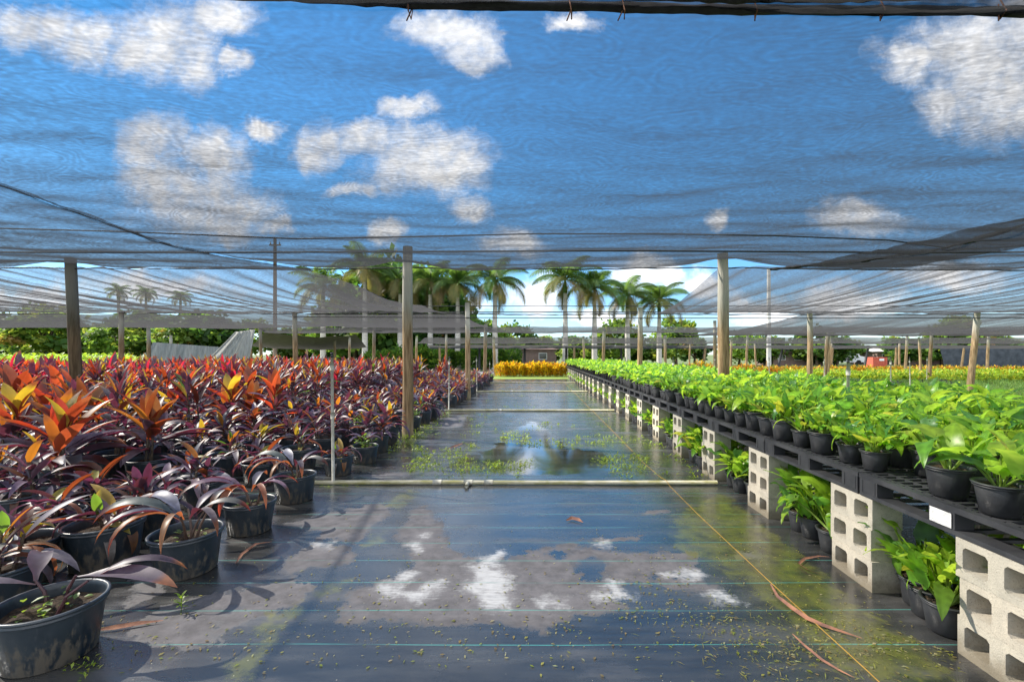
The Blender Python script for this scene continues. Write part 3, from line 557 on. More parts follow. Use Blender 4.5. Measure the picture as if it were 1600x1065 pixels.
def cordyline(kind, seed, lod=1):
    """returns (stem, foliage) builders, in metres from the soil surface"""
    r = random.Random(seed * 77 + 5); st = MB(); fo = MB(); SEG = 7 if lod else 4
    def pick(w): return leafcol(r.choices(list(w), list(w.values()))[0], r)
    def shoot(x, y, h, n, L, W, w_low, w_top, spread=1.0, drp=1.6):
        tx, ty = r.uniform(-.05, .05), r.uniform(-.05, .05)
        st.tube([(x, y, -.02), (x + tx*.5, y + ty*.5, h*.5), (x + tx, y + ty, h)], [.013, .011, .008], 6, c=(.16, .12, .08), t=(.05, .03, .02))
        for i in range(n):
            q = i / max(1, n - 1); az = i * 2.4 + r.uniform(-.4, .4); hh = h * (.25 + .75 * q)
            el = R(12 + 66 * q ** 1.2) * spread + r.uniform(-.15, .15)
            l = L * r.uniform(.75, 1.15) * (1 - .25 * q); c, t = pick(w_top if q > .66 else w_low)
            tip = (leafcol('dry', r) if r.random() < .3 else None)
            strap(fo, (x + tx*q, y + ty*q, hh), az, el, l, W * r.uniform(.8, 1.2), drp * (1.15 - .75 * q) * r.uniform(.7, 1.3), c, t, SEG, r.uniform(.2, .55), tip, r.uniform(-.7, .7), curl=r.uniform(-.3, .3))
    if kind == 'sparse':
        n = r.randint(2, 4)
        for k in range(n):
            a = r.uniform(0, 6.3); d = r.uniform(.02, .11)
            shoot(d*math.cos(a), d*math.sin(a), r.uniform(.06, .20), r.randint(4, 6), .42, .062, {'purple': 8, 'bronze': 1, 'dry': .6}, {'purple': 6, 'yellow': 1, 'bronze': 1}, .75, 2.0)
        if r.random() < .6: shoot(0, 0, r.uniform(.12, .22), 7, .24, .05, {'yellow': 2, 'green': 2, 'bronze': 2}, {'yellow': 3, 'orange': 2, 'green': 1}, 1.1, .7)
        for k in range(3):
            a = r.uniform(0, 6.3); c, t = leafcol('dry' if r.random() < .6 else 'purple', r); strap(fo, (.02*math.cos(a), .02*math.sin(a), .10), a, R(25), r.uniform(.35, .5), .04, 3.0, c, t, SEG + 2, .5)
    elif kind == 'bare':
        for k, (x, y, tx, ty, h) in enumerate(((.03, .02, .10, .02, .17), (.05, -.03, .17, .01, .15), (-.04, .03, -.10, .02, .14))):
            st.tube([(x, y, -.02), (x*.7+tx*.4, y, h*.6), (tx, ty, h)], [.010, .008, .006], 6, c=(.14, .06, .07), t=(.05, .02, .02))
        strap(fo, (.10, .02, .16), .10, R(8), .52, .105, .55, (.15, .115, .15), (.25, .05, .07), 12, .3, leafcol('dry', r), .3, curl=-.25)
        strap(fo, (.17, .01, .145), .45, R(30), .44, .05, 1.5, (.13, .10, .13), (.25, .05, .07), 9, .5, leafcol('dry', r), .5)
        strap(fo, (-.10, .02, .14), 2.3, R(40), .36, .09, 1.9, (.13, .10, .13), (.6, .12, .04), 9, .3, leafcol('dry', r), .5)
        strap(fo, (-.10, .02, .12), 3.6, R(20), .5, .08, 1.2, (.13, .10, .13), (.3, .06, .04), 9, .3)
        for k in range(26):
            a = r.uniform(0, 6.3); d = r.uniform(.03, .15); c, t = leafcol('green', r); strap(fo, (d*math.cos(a), d*math.sin(a), r.uniform(0, .06)), r.uniform(0, 6.3), R(r.uniform(0, 50)), r.uniform(.03, .07), .025, .8, (c[0]*1.8, c[1]*1.4, c[2]), (.5, .7, .08), 3, .2)
    elif kind == 'drape':
        for k in range(4): 
            a = r.uniform(0, 6.3); st.tube([(.02*k, 0, -.02), (.02*k + .04*math.cos(a), .04*math.sin(a), .10), (.02*k + .09*math.cos(a), .09*math.sin(a), .19)], [.010, .008, .006], 6, c=(.20, .13, .10), t=(.05, .02, .02))
        for k, (az, l, w_, dr, dryq) in enumerate(((-1.9, .52, .07, 2.6, 1), (-1.2, .50, .05, 2.5, 1), (-.5, .46, .07, 2.3, 0), (3.3, .56, .09, 1.9, 0), (2.7, .50, .08, 1.8, 0), (4.1, .50, .085, 2.2, 0), (.3, .40, .06, 1.9, 0), (1.4, .40, .07, 1.6, 0))):
            c, t = leafcol('dry' if dryq else 'purple', r)
            if not dryq: c = (c[0]*1.4, c[1]*1.4, c[2]*1.4)
            strap(fo, (.05*math.cos(az), .05*math.sin(az), .15), az + r.uniform(-.15, .15), R(42), l, w_, dr, c, t, 10, .45, leafcol('red' if k % 3 == 0 else 'dry', r), r.uniform(-.6, .6))
        for k in range(14):
            a = r.uniform(0, 6.3); d = r.uniform(.03, .14); c, t = leafcol('green', r); strap(fo, (d*math.cos(a), d*math.sin(a), r.uniform(0, .05)), r.uniform(0, 6.3), R(r.uniform(0, 50)), r.uniform(.03, .06), .022, .8, (c[0]*1.8, c[1]*1.4, c[2]), (.5, .7, .08), 3, .2)
    elif kind == 'low':
        for k in range(r.randint(3, 4)):
            a = r.uniform(0, 6.3); d = r.uniform(.03, .12)
            shoot(d*math.cos(a), d*math.sin(a), r.uniform(.12, .28), r.randint(8, 11), .42, .058, {'purple': 10, 'bronze': .5}, {'purple': 7, 'bronze': 1.3, 'orange': .8, 'yellow': .8}, .85, 1.7)
    elif kind == 'broad':
        for k in range(3):
            a = r.uniform(0, 6.3); d = r.uniform(.02, .1)
            shoot(d*math.cos(a), d*math.sin(a), r.uniform(.34, .56), r.randint(7, 9), .62, .13, {'purple': 9, 'red': .8, 'bronze': 1.5}, {'red': 6, 'orange': 2.5, 'bronze': 2, 'yellow': 1.2}, 1.0, 1.0)
    elif kind == 'tall':
        for k in range(3):
            a = r.uniform(0, 6.3); d = r.uniform(.03, .12)
            shoot(d*math.cos(a), d*math.sin(a), r.uniform(.48, .74), r.randint(14, 17), .52, .062, {'purple': 12, 'bronze': .8, 'green': .3}, {'purple': 6, 'red': 2.0, 'orange': 1.4, 'bronze': 2.0, 'yellow': 1.3, 'green': .5}, 1.0, 1.3)
    elif kind == 'magenta':
        for k in range(3):
            a = r.uniform(0, 6.3); d = r.uniform(.03, .12)
            shoot(d*math.cos(a), d*math.sin(a), r.uniform(.50, .74), r.randint(13, 15), .50, .075, {'purple': 12, 'red': .5}, {'magenta': 6, 'red': 2.5, 'purple': 4}, 1.0, 1.2)
    elif kind == 'weedy':
        for k in range(70):
            a = r.uniform(0, 6.3); d = r.uniform(0, .19); h = r.uniform(.02, .26) * (1 - d*2); c, t = leafcol('green', r); c = (c[0]*2.2, c[1]*1.8, c[2]); t = (.55, .75, .08)
            strap(fo, (d*math.cos(a), d*math.sin(a), h), r.uniform(0, 6.3), R(r.uniform(-10, 60)), r.uniform(.05, .10), .04, .8, c, t, 3, .2)
        for k in range(8):
            a = r.uniform(0, 6.3); c, t = leafcol('purple', r); strap(fo, (0, 0, .1), a, R(50), .4, .06, 1.8, c, t, SEG)
        st.tube([(0, 0, -.02), (0.01, 0, .2)], [.012, .008], 6, c=(.16, .12, .08), t=(.05, .03, .02))
    return st, fo
def pot_mesh(name, rt, rb, h, m):
    mb = MB(); mb.lathe([(0, .0), (rb - .012, 0), (rb, .008), (rb * 1.0 + (rt-rb) * .86, h * .86), (rt - .004, h * .87), (rt + .007, h * .885), (rt + .007, h * .915), (rt - .001, h * .925), (rt + .004, h * .94), (rt + .012, h * .955), (rt + .013, h * .985), (rt + .008, h), (rt - .002, h), (rt - .008, h * .96), (rt - .011, h * .9), (rb * .97, h * .12)], 32)
    return mb.mesh(name, m, smooth=True)
def soil_mesh(name, r, z, m, seed):
    mb = MB(); rr = random.Random(seed); vs = [(0, 0, z)]; rings = 5; sg = 20
    for k in range(1, rings + 1):
        for j in range(sg): a = 2*PI*j/sg; q = r*k/rings; vs.append((q*math.cos(a), q*math.sin(a), z + rr.uniform(-.008, .012)))
    fs = [(0, 1 + j, 1 + (j+1) % sg) for j in range(sg)] + [(1+(k-1)*sg+j, 1+k*sg+j, 1+k*sg+(j+1) % sg, 1+(k-1)*sg+(j+1) % sg) for k in range(1, rings) for j in range(sg)]
    mb.add(vs, fs); return mb.mesh(name, m)
POT, SOIL, PH = pot_mesh('pot', .205, .172, .275, M['pot']), soil_mesh('soil', .19, .215, M['soil'], 3), .215
SPOT, SSOIL, SPH = pot_mesh('pot', .105, .082, .17, M['pot_small']), soil_mesh('soil', .096, .145, M['soil'], 4), .145
protoC = {}; flatC = []
def cord_proto(kind, seed):
    e = empty('potted_cordyline', (0, 0, -50)); link('pot', POT, e); link('soil', SOIL, e)
    s, f = cordyline(kind, seed)
    a = s.build('stem', M['leaf_dark'], e, colors=True); a.location = (0, 0, PH)
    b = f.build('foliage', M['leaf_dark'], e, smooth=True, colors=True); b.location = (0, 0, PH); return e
NV = {'sparse': 7, 'bare': 1, 'drape': 2, 'low': 6, 'broad': 4, 'tall': 6, 'magenta': 3, 'weedy': 2}
for kd, k in NV.items(): protoC[kd] = [cord_proto(kd, sum(map(ord, kd)) + i) for i in range(k)]
LOOK = {'bare': '', 'drape': '', 'sparse': 'sparse drooping purple cordyline', 'low': 'low bushy purple cordyline', 'broad': 'big cordyline with broad orange red leaves', 'tall': 'tall purple cordyline with orange shoots', 'magenta': 'tall cordyline with magenta red top leaves', 'weedy': 'cordyline pot overgrown with bright green weeds'}

# explicit front pots read off the photograph: (x, y, kind, scale, turn, label)
FRONT = [(-2.38, 2.24, 'bare', 1.0, 0.0, 'large black pot nearest the camera with two bare purple stems'),
 (-2.38, 3.12, 'drape', 1.0, 0.0, 'black pot with drooping brown leaf hanging down its front, beside bright patch'),
 (-2.39, 3.82, 'drape', .92, 0.4, 'black pot of limp grey purple leaves draped over its rim'),
 (-2.43, 4.62, 'drape', .95, -.4, 'pot with shrivelled leaves standing just before the white pipe'),
 (-2.42, 5.62, 'sparse', .84, 5.0, 'small black pot with cut stems right behind the nearest riser'),
 (-2.33, 6.25, 'weedy', .84, 0.5, 'small pot with pale green weed beyond the nearest riser'),
 (-3.36, 2.95, 'sparse', 1.0, 3.0, 'pot at the left picture edge behind the nearest pot'),
 (-3.18, 3.76, 'low', .98, 0.2, 'pot with an orange yellow shoot beside the empty looking black pot'),
 (-3.86, 3.98, 'sparse', 1.0, 1.7, 'dark pot with almost bare soil behind the orange yellow shoot'),
 (-3.2, 4.42, 'low', .95, 2.9, 'pot with small yellow shoot in the second row back, before the pipe'),
 (-3.12, 5.2, 'sparse', .95, 0.9, 'pot with long arching purple leaves left of the pot before the pipe'),
 (-4.62, 4.45, 'broad', 1.0, 0.4, 'largest cordyline, its wide orange leaves glowing, at the left'),
 (-4.45, 5.25, 'broad', 1.05, 2.3, 'big cordyline with glowing red leaves right of the largest one')]
spots = [(x, y, k, s, a, l) for x, y, k, s, a, l in FRONT]
taken = [(x, y) for x, y, *_ in FRONT]
rows = {}
for i in range(0, 21):
    for j in range(0, 36):
        x = -2.42 - .66 * i + rng.uniform(-.07, .07); y = 2.25 + .66 * j + rng.uniform(-.07, .07) + (.33 if i % 2 else 0)
        if any((x - a)**2 + (y - b)**2 < .40**2 for a, b in taken): continue
        if y < 6.6 and i == 0 or y > 25.2: continue
        u = CX + x * F / y
        if u < -60 or (x < -8 and y < 6): continue
        if abs(x + 8.2) < .35 and abs(y - 8.15) < .35: continue
        if any(abs(x - a) < .3 and abs(y - b) < .3 for a, b in ((-2.27, 8.15), (-2.22, 15.2), (-2.57, 23.4), (-2.28, 5.16), (-2.22, 11.8), (-2.25, 17.8), (-2.3, 23.2))): continue
        if x > -4.1: kd = 'sparse' if y < 6.5 else rng.choices(['low', 'sparse', 'weedy'], [8, 2, 1.1 if y > 7 and x > -3.5 else .2])[0]
        elif x > -5.0: kd = rng.choices(['low', 'broad', 'tall'], [5, 2 if y < 6 else .2, 1])[0]
        elif y < 8.5: kd = rng.choices(['broad', 'low', 'tall'], [3, 3, 2 if x < -6 else .5])[0]
        elif y > 20.5: kd = 'low'
        else: kd = rng.choices(['tall', 'magenta', 'broad'], [5, .7 + (7 if x < -7 and y < 15 else 0) + (2.2 if y > 11 else 0), .5])[0]
        s = rng.uniform(.9, 1.12) * (1.06 if kd in ('tall', 'magenta') else 1.0)
        spots.append((x, y, kd, s, rng.uniform(0, 6.28), (i, j)))
def cscore(q): return q[1] * (1 + .05 * max(0, -2.4 - q[0]))
spots.sort(key=cscore)
near_c, far_c = spots[:296], spots[296:]
cnt = {}
for x, y, kd, s, a, lab in near_c:
    if not isinstance(lab, str):
        i, j = lab; cnt[i] = cnt.get(i, 0) + 1
    seq = protoC[kd]; p = seq[int(abs(x * 37.7 + y * 91.3) * 10) % len(seq)]
    o = dup(p, (x, y, 0), a, s, (rng.uniform(-.02, .02), rng.uniform(-.02, .02)))
    if not isinstance(lab, str): lab = '%s, %s pot back, %s row from aisle' % (LOOK[kd], ORD[min(35, cnt[i] - 1)], ORD[i])
    tag(o, lab, 'potted plant', 'potted cordylines in the left bed')
lodC = {}
arrs = []
for kd in NV:
    for i in range(2):
        s_, f_ = cordyline(kd, 900 + i + sum(map(ord, kd)), 0)
        f_.tube([(0, 0, -PH), (0, 0, .05)], [.175, .205], 8, c=(.03, .035, .042), t=(.01, .01, .01))
        v, f, c, t = f_.arr(); v[:, 2] += PH; lodC[(kd, i)] = len(arrs); arrs.append((v, f, c, t))
o = merged('cordyline_foliage', M['leaf_dark'], arrs, [(lodC[(kd, k % 2)], x, y, 0, a, s) for k, (x, y, kd, s, a, l) in enumerate(far_c)])
tag(o, 'mass of purple and red cordylines filling the far end of the left bed', 'plants', kind='stuff')
for kd in protoC:
    for e in protoC[kd]:
        for ch in list(e.children): bpy.data.objects.remove(ch)
        bpy.data.objects.remove(e)

# ------------------------------------------------------------------ tables: concrete blocks, plastic pallets, potted philodendrons
def block_mesh():
    mb = MB(); D, L, Hh = .19, .195, .19                      # depth along X, half length along Y, height
    def ring(x, y0, y1, z0, z1, ins):
        return [(x, y0, z0), (x, y1, z0), (x, y1, z1), (x, y0, z1)], [(x, y, z) for y, z in ((y0+ins, z0+ins+.014), (y0+ins+.014, z0+ins), (y1-ins-.014, z0+ins), (y1-ins, z0+ins+.014), (y1-ins, z1-ins-.014), (y1-ins-.014, z1-ins), (y0+ins+.014, z1-ins), (y0+ins, z1-ins-.014))]
    for y0, y1 in ((-L, 0), (0, L)):
        for x, ins, fl in ((0, .036, 0), (D, .044, 1)):
            o4, o8 = ring(x, y0, y1, 0, Hh, ins); base = len(mb.v)
            fs = [(0, 1, 6, 5), (1, 2, 8, 7), (2, 3, 10, 9), (3, 0, 4, 11), (0, 5, 4), (1, 7, 6), (2, 9, 8), (3, 11, 10)]
            mb.add(o4 + o8, [tuple(reversed(f)) if not fl else f for f in fs])
            if fl == 0: b0 = base + 4
            else:
                b1 = base + 4; mb.f += [(b0+k, b1+k, b1+(k+1) % 8, b0+(k+1) % 8) for k in range(8)]
    o = len(mb.v); mb.v += [(x, y, z) for x in (0, D) for y, z in ((-L, 0), (L, 0), (L, Hh), (-L, Hh))]; mb.c += [(0,)*3]*8; mb.t += [(0,)*3]*8
    mb.f += [(o+k, o+(k+1) % 4, o+4+(k+1) % 4, o+4+k) for k in range(4)]
    return mb.mesh('concrete_block', M['block'])
BLK = block_mesh()
SY = [2.065, 3.02, 4.27, 5.50] + [6.70 + 1.2 * k for k in range(19)]
LV = ['bottom', 'middle', 'top']
for k, y in enumerate(SY):
    for xi, x in enumerate((2.1, 3.0)):
        if xi and y > 12: continue
        for lv in range(3):
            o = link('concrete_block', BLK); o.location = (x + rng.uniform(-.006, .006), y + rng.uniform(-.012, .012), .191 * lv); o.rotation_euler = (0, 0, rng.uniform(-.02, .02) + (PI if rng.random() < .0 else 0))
            tag(o, '%s concrete block of the %s stack along the aisle%s' % (LV[lv], ORD[k], '' if not xi else ', set back under the pallets'), 'concrete block', 'concrete blocks holding up the pallets')
def pallet_meshes():
    d = MB(); LX, LY = .985, 1.19
    nb = 19
    for k in range(nb): y = -LY/2 + .012 + k * (LY - .044) / (nb - 1); d.box(.04, LX - .04, y, y + .020, .117, .1395)
    for k in range(9): x = .06 + k * (LX - .15) / 8; d.box(x, x + .022, -LY/2 + .025, LY/2 - .025, .112, .1383)
    d.box(0, .04, -LY/2, LY/2, .112, .1415); d.box(LX - .04, LX, -LY/2, LY/2, .112, .1415)
    lg = MB(); lg.box(0, .10, -.075, .075, .026, .112); lg.box(-.003, 0, -.06, -.045, .03, .108); lg.box(-.003, 0, .045, .06, .03, .108)
    rn = MB(); rn.box(0, .98, -.06, .06, .0, .026)
    sk = MB(); 
    for q in (0, .44, .88): sk.box(q + .002, q + .098, -LY/2 + .005, LY/2 - .005, .001, .0245)
    for k in range(10): y = -LY/2 + .05 + k * .12; sk.box(.1, .88, y, y + .03, .003, .02)
    return d.mesh('deck', M['pallet']), lg.mesh('leg', M['pallet']), sk.mesh('bottom_frame', M['pallet'])
DK, LG, SK = pallet_meshes()
PB = .574
for r_ in range(3):
    for k in range(24):
        y = 1.75 + 1.2 * k + .6; x = 2.1 + 1.0 * r_
        if r_ and (x + .2) * F / (y + .6) + CX > 1760: continue
        e = empty('plastic_pallet', (x, y, PB)); tag(e, 'black plastic pallet, %s from the near end in the %s line from the aisle' % (ORD[k], ORD[r_]), 'pallet', 'black pallets under the potted plants')
        link('deck', DK, e); link('bottom_frame', SK, e)
        for qx in (0, .44, .88):
            for qy in (-.515, 0, .515):
                if r_ and qx < .5 and k > 2: continue
                l = link('leg', LG, e); l.location = (qx + .001, qy, 0)
mb = MB(); vs = []
for j in range(5):
    for i in range(7): vs.append((2.0955 - .003 * abs(mnoise.noise((i * .9, j * .9, 2))), 2.35 + (i / 6 - .5) * .125, PB + .03 + .075 * j / 4))
mb.add(vs, [(j*7+i, j*7+i+1, (j+1)*7+i+1, (j+1)*7+i) for j in range(4) for i in range(6)])
tag(mb.build('paper_label', M['paper']), 'blank crumpled white paper label stuck on the front of the nearest pallet', 'label')

def blade(mb, base, az, el, L, W, c, t, seg=10, roll=0.0, droop=0.5, lobes=True):
    """arrow shaped leaf: two rounded lobes behind the stalk, wavy edge, sunk midrib"""
    a = Vector((math.cos(az), math.sin(az), 0)); side0 = Vector((-math.sin(az), math.cos(az), 0)); vs = []; C = []; T = []
    q0 = -.20 if lobes else 0.0
    for i in range(seg + 1):
        q = q0 + (1 - q0) * i / seg
        if q < 0: wd = W * (.30 + .20 * (q - q0) / .2) * .9
        else: wd = W * .5 * (1 - q ** 1.9) * (1 - .12 * math.sin(q * 3.1)) + (.0)
        if i == 0: wd = W * .24
        e = el - droop * max(q, 0); fw = a * math.cos(e) + Vector((0, 0, math.sin(e))); up = fw.cross(side0) * -1 if False else side0.cross(fw) * -1
        s2 = side0 * math.cos(roll) + up * math.sin(roll); u2 = up * math.cos(roll) - side0 * math.sin(roll)
        p = Vector(base) + fw * (L * q); wv = .035 * W * math.sin(i * 2.1 + az * 5)
        vs += [p + s2 * wd + u2 * (.10 * wd + wv), p + s2 * wd * .5 + u2 * .12 * wd, p - u2 * (.02 * W if q > 0 else -.03 * W), p - s2 * wd * .5 + u2 * .12 * wd, p - s2 * wd + u2 * (.10 * wd - wv)]
        mc = tuple(min(1, x * 1.35) for x in c); vk = 1.13 if i % 2 else .87; cv = tuple(x * vk for x in c); tv = tuple(min(1, x * vk) for x in t); C += [cv, cv, mc, cv, cv]; T += [tv, tv, tuple(min(1, x * 1.2) for x in t), tv, tv]
    fs = []
    for i in range(seg):
        b = i * 5
        for k in range(4):
            if lobes and i == 0 and k in (1, 2): continue          # the notch between the lobes
            fs.append((b+k, b+k+1, b+k+6, b+k+5))
    o = len(mb.v); mb.v.extend([tuple(x) for x in vs]); mb.f.extend([tuple(i + o for i in f) for f in fs]); mb.c.extend(C); mb.t.extend(T)
def philodendron(seed, big=False, lod=1):
    r = random.Random(seed * 31 + 7); mb = MB(); nl = r.randint(18, 23) if not big else 8
    for i in range(nl):
        az = i * 2.4 + r.uniform(-.5, .5); q = i / nl; el0 = R(r.uniform(50, 86) if q > .3 else r.uniform(30, 60))
        l = r.uniform(.07, .23) * (1.1 if big else 1.0); a = Vector((math.cos(az) * math.cos(el0), math.sin(az) * math.cos(el0), math.sin(el0)))
        b0 = Vector((.015 * math.cos(az), .015 * math.sin(az), 0)); tipp = b0 + a * l
        k = r.random(); g = (.13, .30, .025) if k < .5 else ((.26, .40, .03) if k < .8 else (.07, .19, .04)); g = jit(g, .25, r)
        yl = r.random() < .035
        if yl: g = jit((.40, .42, .04), .2, r)
        t = jit((.52, .80, .06) if k < .8 else (.30, .60, .06), .2, r)
        if yl: t = (.75, .78, .06)
        if lod: mb.tube([b0, b0.lerp(tipp, .5) + Vector((0, 0, .01)), tipp], [.0065, .005, .004], 5, c=(.24, .36, .06), t=(.4, .5, .1))
        L = r.uniform(.10, .175) * (1.45 if big else 1.0); be = R(r.uniform(-60, 40)) if r.random() < .28 else R(r.uniform(25, 82))
        blade(mb, tipp, az + r.uniform(-.6, .6), be, L, L * r.uniform(.48, .66), g, t, 10 if lod else 3, r.uniform(-.5, .5), r.uniform(.1, .9), lobes=bool(lod))
    return mb
def phil_proto(seed, big=False):
    e = empty('potted_philodendron', (0, 0, -50)); link('pot', SPOT, e); link('soil', SSOIL, e)
    b = philodendron(seed, big).build('foliage', M['leaf_green'], e, smooth=True, colors=True); b.location = (0, 0, SPH); return e
PP_ = [phil_proto(i) for i in range(9)]; PBIG = [phil_proto(50 + i, True) for i in range(2)]
tsp = []; TZ = PB + .1415
for i in range(11):
    for j in range(110):
        x = 2.235 + .275 * i + rng.uniform(-.02, .02); y = 1.9 + .27 * j + rng.uniform(-.03, .03) + (.13 if i % 2 else 0)
        if y > 30.3 or CX + (x - .25) * F / y > 1640: continue
        if abs(x - 3.42) < .2 and abs(y - 8.15) < .2 or abs(x - 3.5) < .17 and (abs(y - 15.2) < .17 or abs(y - 23.4) < .17) or abs(x - 3.58) < .14 and any(abs(y - q) < .12 for q in (5.2, 11.8, 17.8)): continue
        if i == 0 and rng.random() < .08: continue
        s = rng.uniform(.76, 1.22) * (1.0 if i < 4 else .92)
        tsp.append((x, y, i, s, rng.uniform(0, 6.28)))
tsp.sort(key=lambda q: q[1] * (1 + .10 * q[2]))
und = []
for k in range(len(SY) - 1):
    a, b = SY[k] + .30, SY[k + 1] - .30; m_ = 3 if k < 8 else 2
    for q in range(m_):
        und.append((2.23 + rng.uniform(-.03, .05), a + (b - a) * (q + .5) / m_ + rng.uniform(-.04, .04), k, q))
    if k < 6:
        for q in range(2): und.append((2.55 + rng.uniform(-.03, .05), a + (b - a) * (q + .5) / 2, k, 3 + q))
NT_IND = 296 - len(und)
cnt = {}
for n_, (x, y, i, s, a) in enumerate(tsp[:NT_IND]):
    cnt[i] = cnt.get(i, 0) + 1
    big = (i == 0 and y < 2.55); p = PBIG[n_ % 2] if big else PP_[int(x * 373 + y * 911) % len(PP_)]
    if i == 0 and y < 4: s = min(s, .96)
    o = dup(p, (x, y, TZ), a, s)
    tag(o, '%s green philodendron, %s pot from the near end, %s row back on pallets' % ('large leaved' if big else 'leafy', ORD[min(35, cnt[i]-1)] if cnt[i] < 37 else 'far', ORD[i]), 'potted plant', 'potted philodendrons on the pallets')
for x, y, k, q in und:
    o = dup(PP_[int(x * 373 + y * 911) % len(PP_)], (x, y, 0), rng.uniform(0, 6.28), rng.uniform(.95, 1.15) * (1.22 if k < 4 else 1.05))
    for ch in o.children:                                           # the plants differ in size, their pots do not
        k_ = 1 / o.scale[0]
        if ch.name.startswith('foliage'): ch.location = (0, 0, SPH * k_)
        else: ch.scale = (k_, k_, k_)
    tag(o, 'philodendron under the pallets, %s pot between the %s and %s block stacks' % (ORD[q], ORD[k], ORD[k+1]), 'potted plant', 'potted philodendrons standing under the pallets')
arrs = []
for i in range(5):
    f_ = philodendron(700 + i, False, 0); f_.tube([(0, 0, -SPH), (0, 0, .02)], [.082, .108], 8, c=(.024, .025, .028), t=(.005, .005, .005)); v, f, c, t = f_.arr(); v[:, 2] += SPH; arrs.append((v, f, c, t))
tag(merged('philodendron_foliage', M['leaf_green'], arrs, [(k % 5, x, y, TZ, a, s) for k, (x, y, i, s, a) in enumerate(tsp[NT_IND:])]), 'mass of green potted philodendrons on the farther pallets', 'plants', kind='stuff')
for e in PP_ + PBIG:
    for ch in list(e.children): bpy.data.objects.remove(ch)
    bpy.data.objects.remove(e)

# ------------------------------------------------------------------ weeds and litter on the aisle
wv = MB(); r = random.Random(5)
def weed(x, y, s, n_, flat=.5):
    for k in range(n_):
        a = r.uniform(0, 6.28); d = abs(r.gauss(0, .5)) * s; c = jit((.30, .38, .045), .35, r)
        strap(wv, (x + d*math.cos(a), y + d*math.sin(a), .002 + r.random() * s * flat * .4), r.uniform(0, 6.28), R(r.uniform(-5, 65)), s * r.uniform(.2, .5), s * r.uniform(.08, .2), .9, c, (.45, .6, .06), 2, .2)
for k in range(900):
    u, v = r.uniform(640, 1130), r.triangular(640, 752, 715)
    x, y = gnd(u, v)
    if mnoise.noise((x * 1.1, y * 1.1, 4)) < .02 or x > 2.05: continue
    weed(x, y, r.uniform(.07, .17), r.randint(6, 13))
for k in range(70):
    x, y = r.uniform(-2.1, 2.0), r.uniform(9, 17)
    if mnoise.noise((x * .8, y * .5, 8)) > .1: weed(x, y, r.uniform(.06, .14), 6)
for k in range(34): weed(-2.27 + r.gauss(0, .22), 8.1 + r.gauss(0, .16), .14, 9, .9)
for k in range(40): weed(-2.15 + r.gauss(0, .06), r.uniform(6.6, 11.5), .13, 9, 1.0)
for k in range(10): weed(-2.2 + r.gauss(0, .12), 5.1 + r.gauss(0, .04), .05, 8)
for k in range(14): weed(*gnd(r.uniform(0, 140), r.uniform(1035, 1062)), .06, 5)
tag(wv.build('ground_weeds', M['leaf_green'], colors=True), 'scattered small green weeds growing on the wet ground cloth', 'weeds', kind='stuff')
lt = MB()
for k in range(5200):
    u, v = r.uniform(0, 1500), r.triangular(800, 1065, 1000); x, y = gnd(u, v)
    dens = .10 + (.9 if mnoise.noise((x * 1.6, y * 1.6, 2)) > .05 and x > .3 else .12)
    if r.random() > dens or x > 2.08 or x < -2.4: continue
    c = r.choice([(.42, .40, .10), (.30, .34, .05), (.36, .28, .12), (.5, .46, .24)]); l = r.uniform(.008, .028); a = r.uniform(0, 6.28)
    strap(lt, (x, y, .004), a, .1, l, l * r.uniform(.2, .6), .3, jit(c, .2, r), c, 2, .1)
for k in range(420):
    x, y = r.gauss(1.25, .35), r.gauss(2.35, .25)
    if x > 2.05: continue
    c = (.42, .40, .10); l = r.uniform(.015, .05); strap(lt, (x, y, .004), r.uniform(0, 6.28), .2, l, .004, .5, jit(c, .3, r), c, 2, .1)
tag(lt.build('litter', M['leaf_green'], colors=True), 'fine pale plant litter and seed husks strewn over the ground cloth', 'litter', kind='stuff')
def dryleaf(pts, W, label):
    mb = MB(); P_ = [Vector(p) for p in pts]; vs = []
    for i, p in enumerate(P_):
        d = (P_[min(i+1, len(P_)-1)] - P_[max(i-1, 0)]).normalized(); s = Vector((-d.y, d.x, .4)).normalized(); q = i / (len(P_) - 1); wd = W * (math.sin(PI * (.08 + .9 * q)) + .06)
        vs += [p + s * wd + Vector((0, 0, wd * .5)), p, p - s * wd + Vector((0, 0, wd * .35))]
    mb.add(vs, sum([[(i*3, i*3+1, i*3+4, i*3+3), (i*3+1, i*3+2, i*3+5, i*3+4)] for i in range(len(P_) - 1)], []))
    tag(mb.build('fallen_leaf', M['leaf_dry'], smooth=True), label, 'fallen leaf', 'fallen dry leaves on the ground cloth')
def g3(lst, z=.012): return [(*gnd(u, v), z) for u, v in lst]
dryleaf(g3([(1204, 915), (1215, 935), (1240, 955), (1262, 970), (1285, 980), (1315, 990), (1347, 1000)]), .012, 'long curled brown leaf lying across the orange string')
dryleaf(g3([(1238, 993), (1255, 1010), (1285, 1035), (1310, 1050), (1335, 1062)]), .006, 'thin brown leaf at the bottom of the aisle beside the string')
dryleaf(g3([(1285, 900), (1262, 893), (1248, 883), (1258, 875), (1280, 871), (1296, 872)]), .009, 'hook shaped brown leaf near the second block stack')
dryleaf(g3([(145, 988), (180, 984), (215, 978), (255, 972)]), .014, 'pinkish dry leaf lying beside the nearest pot')
dryleaf(g3([(368, 883), (378, 868), (400, 852), (425, 848)]), .010, 'dark dry stalk lying in front of the draped pots')
dryleaf(g3([(885, 815), (893, 812), (903, 814), (911, 818)]), .02, 'small brown leaf scrap in the middle of the aisle')
dryleaf(g3([(700, 702), (712, 698), (724, 693)]), .02, 'dark leaf scrap lying left of the puddle')
e = empty('weed_seedling', (*gnd(283, 956), 0)); tag(e, 'small upright green weed seedling growing alone in front of the pots', 'weed')
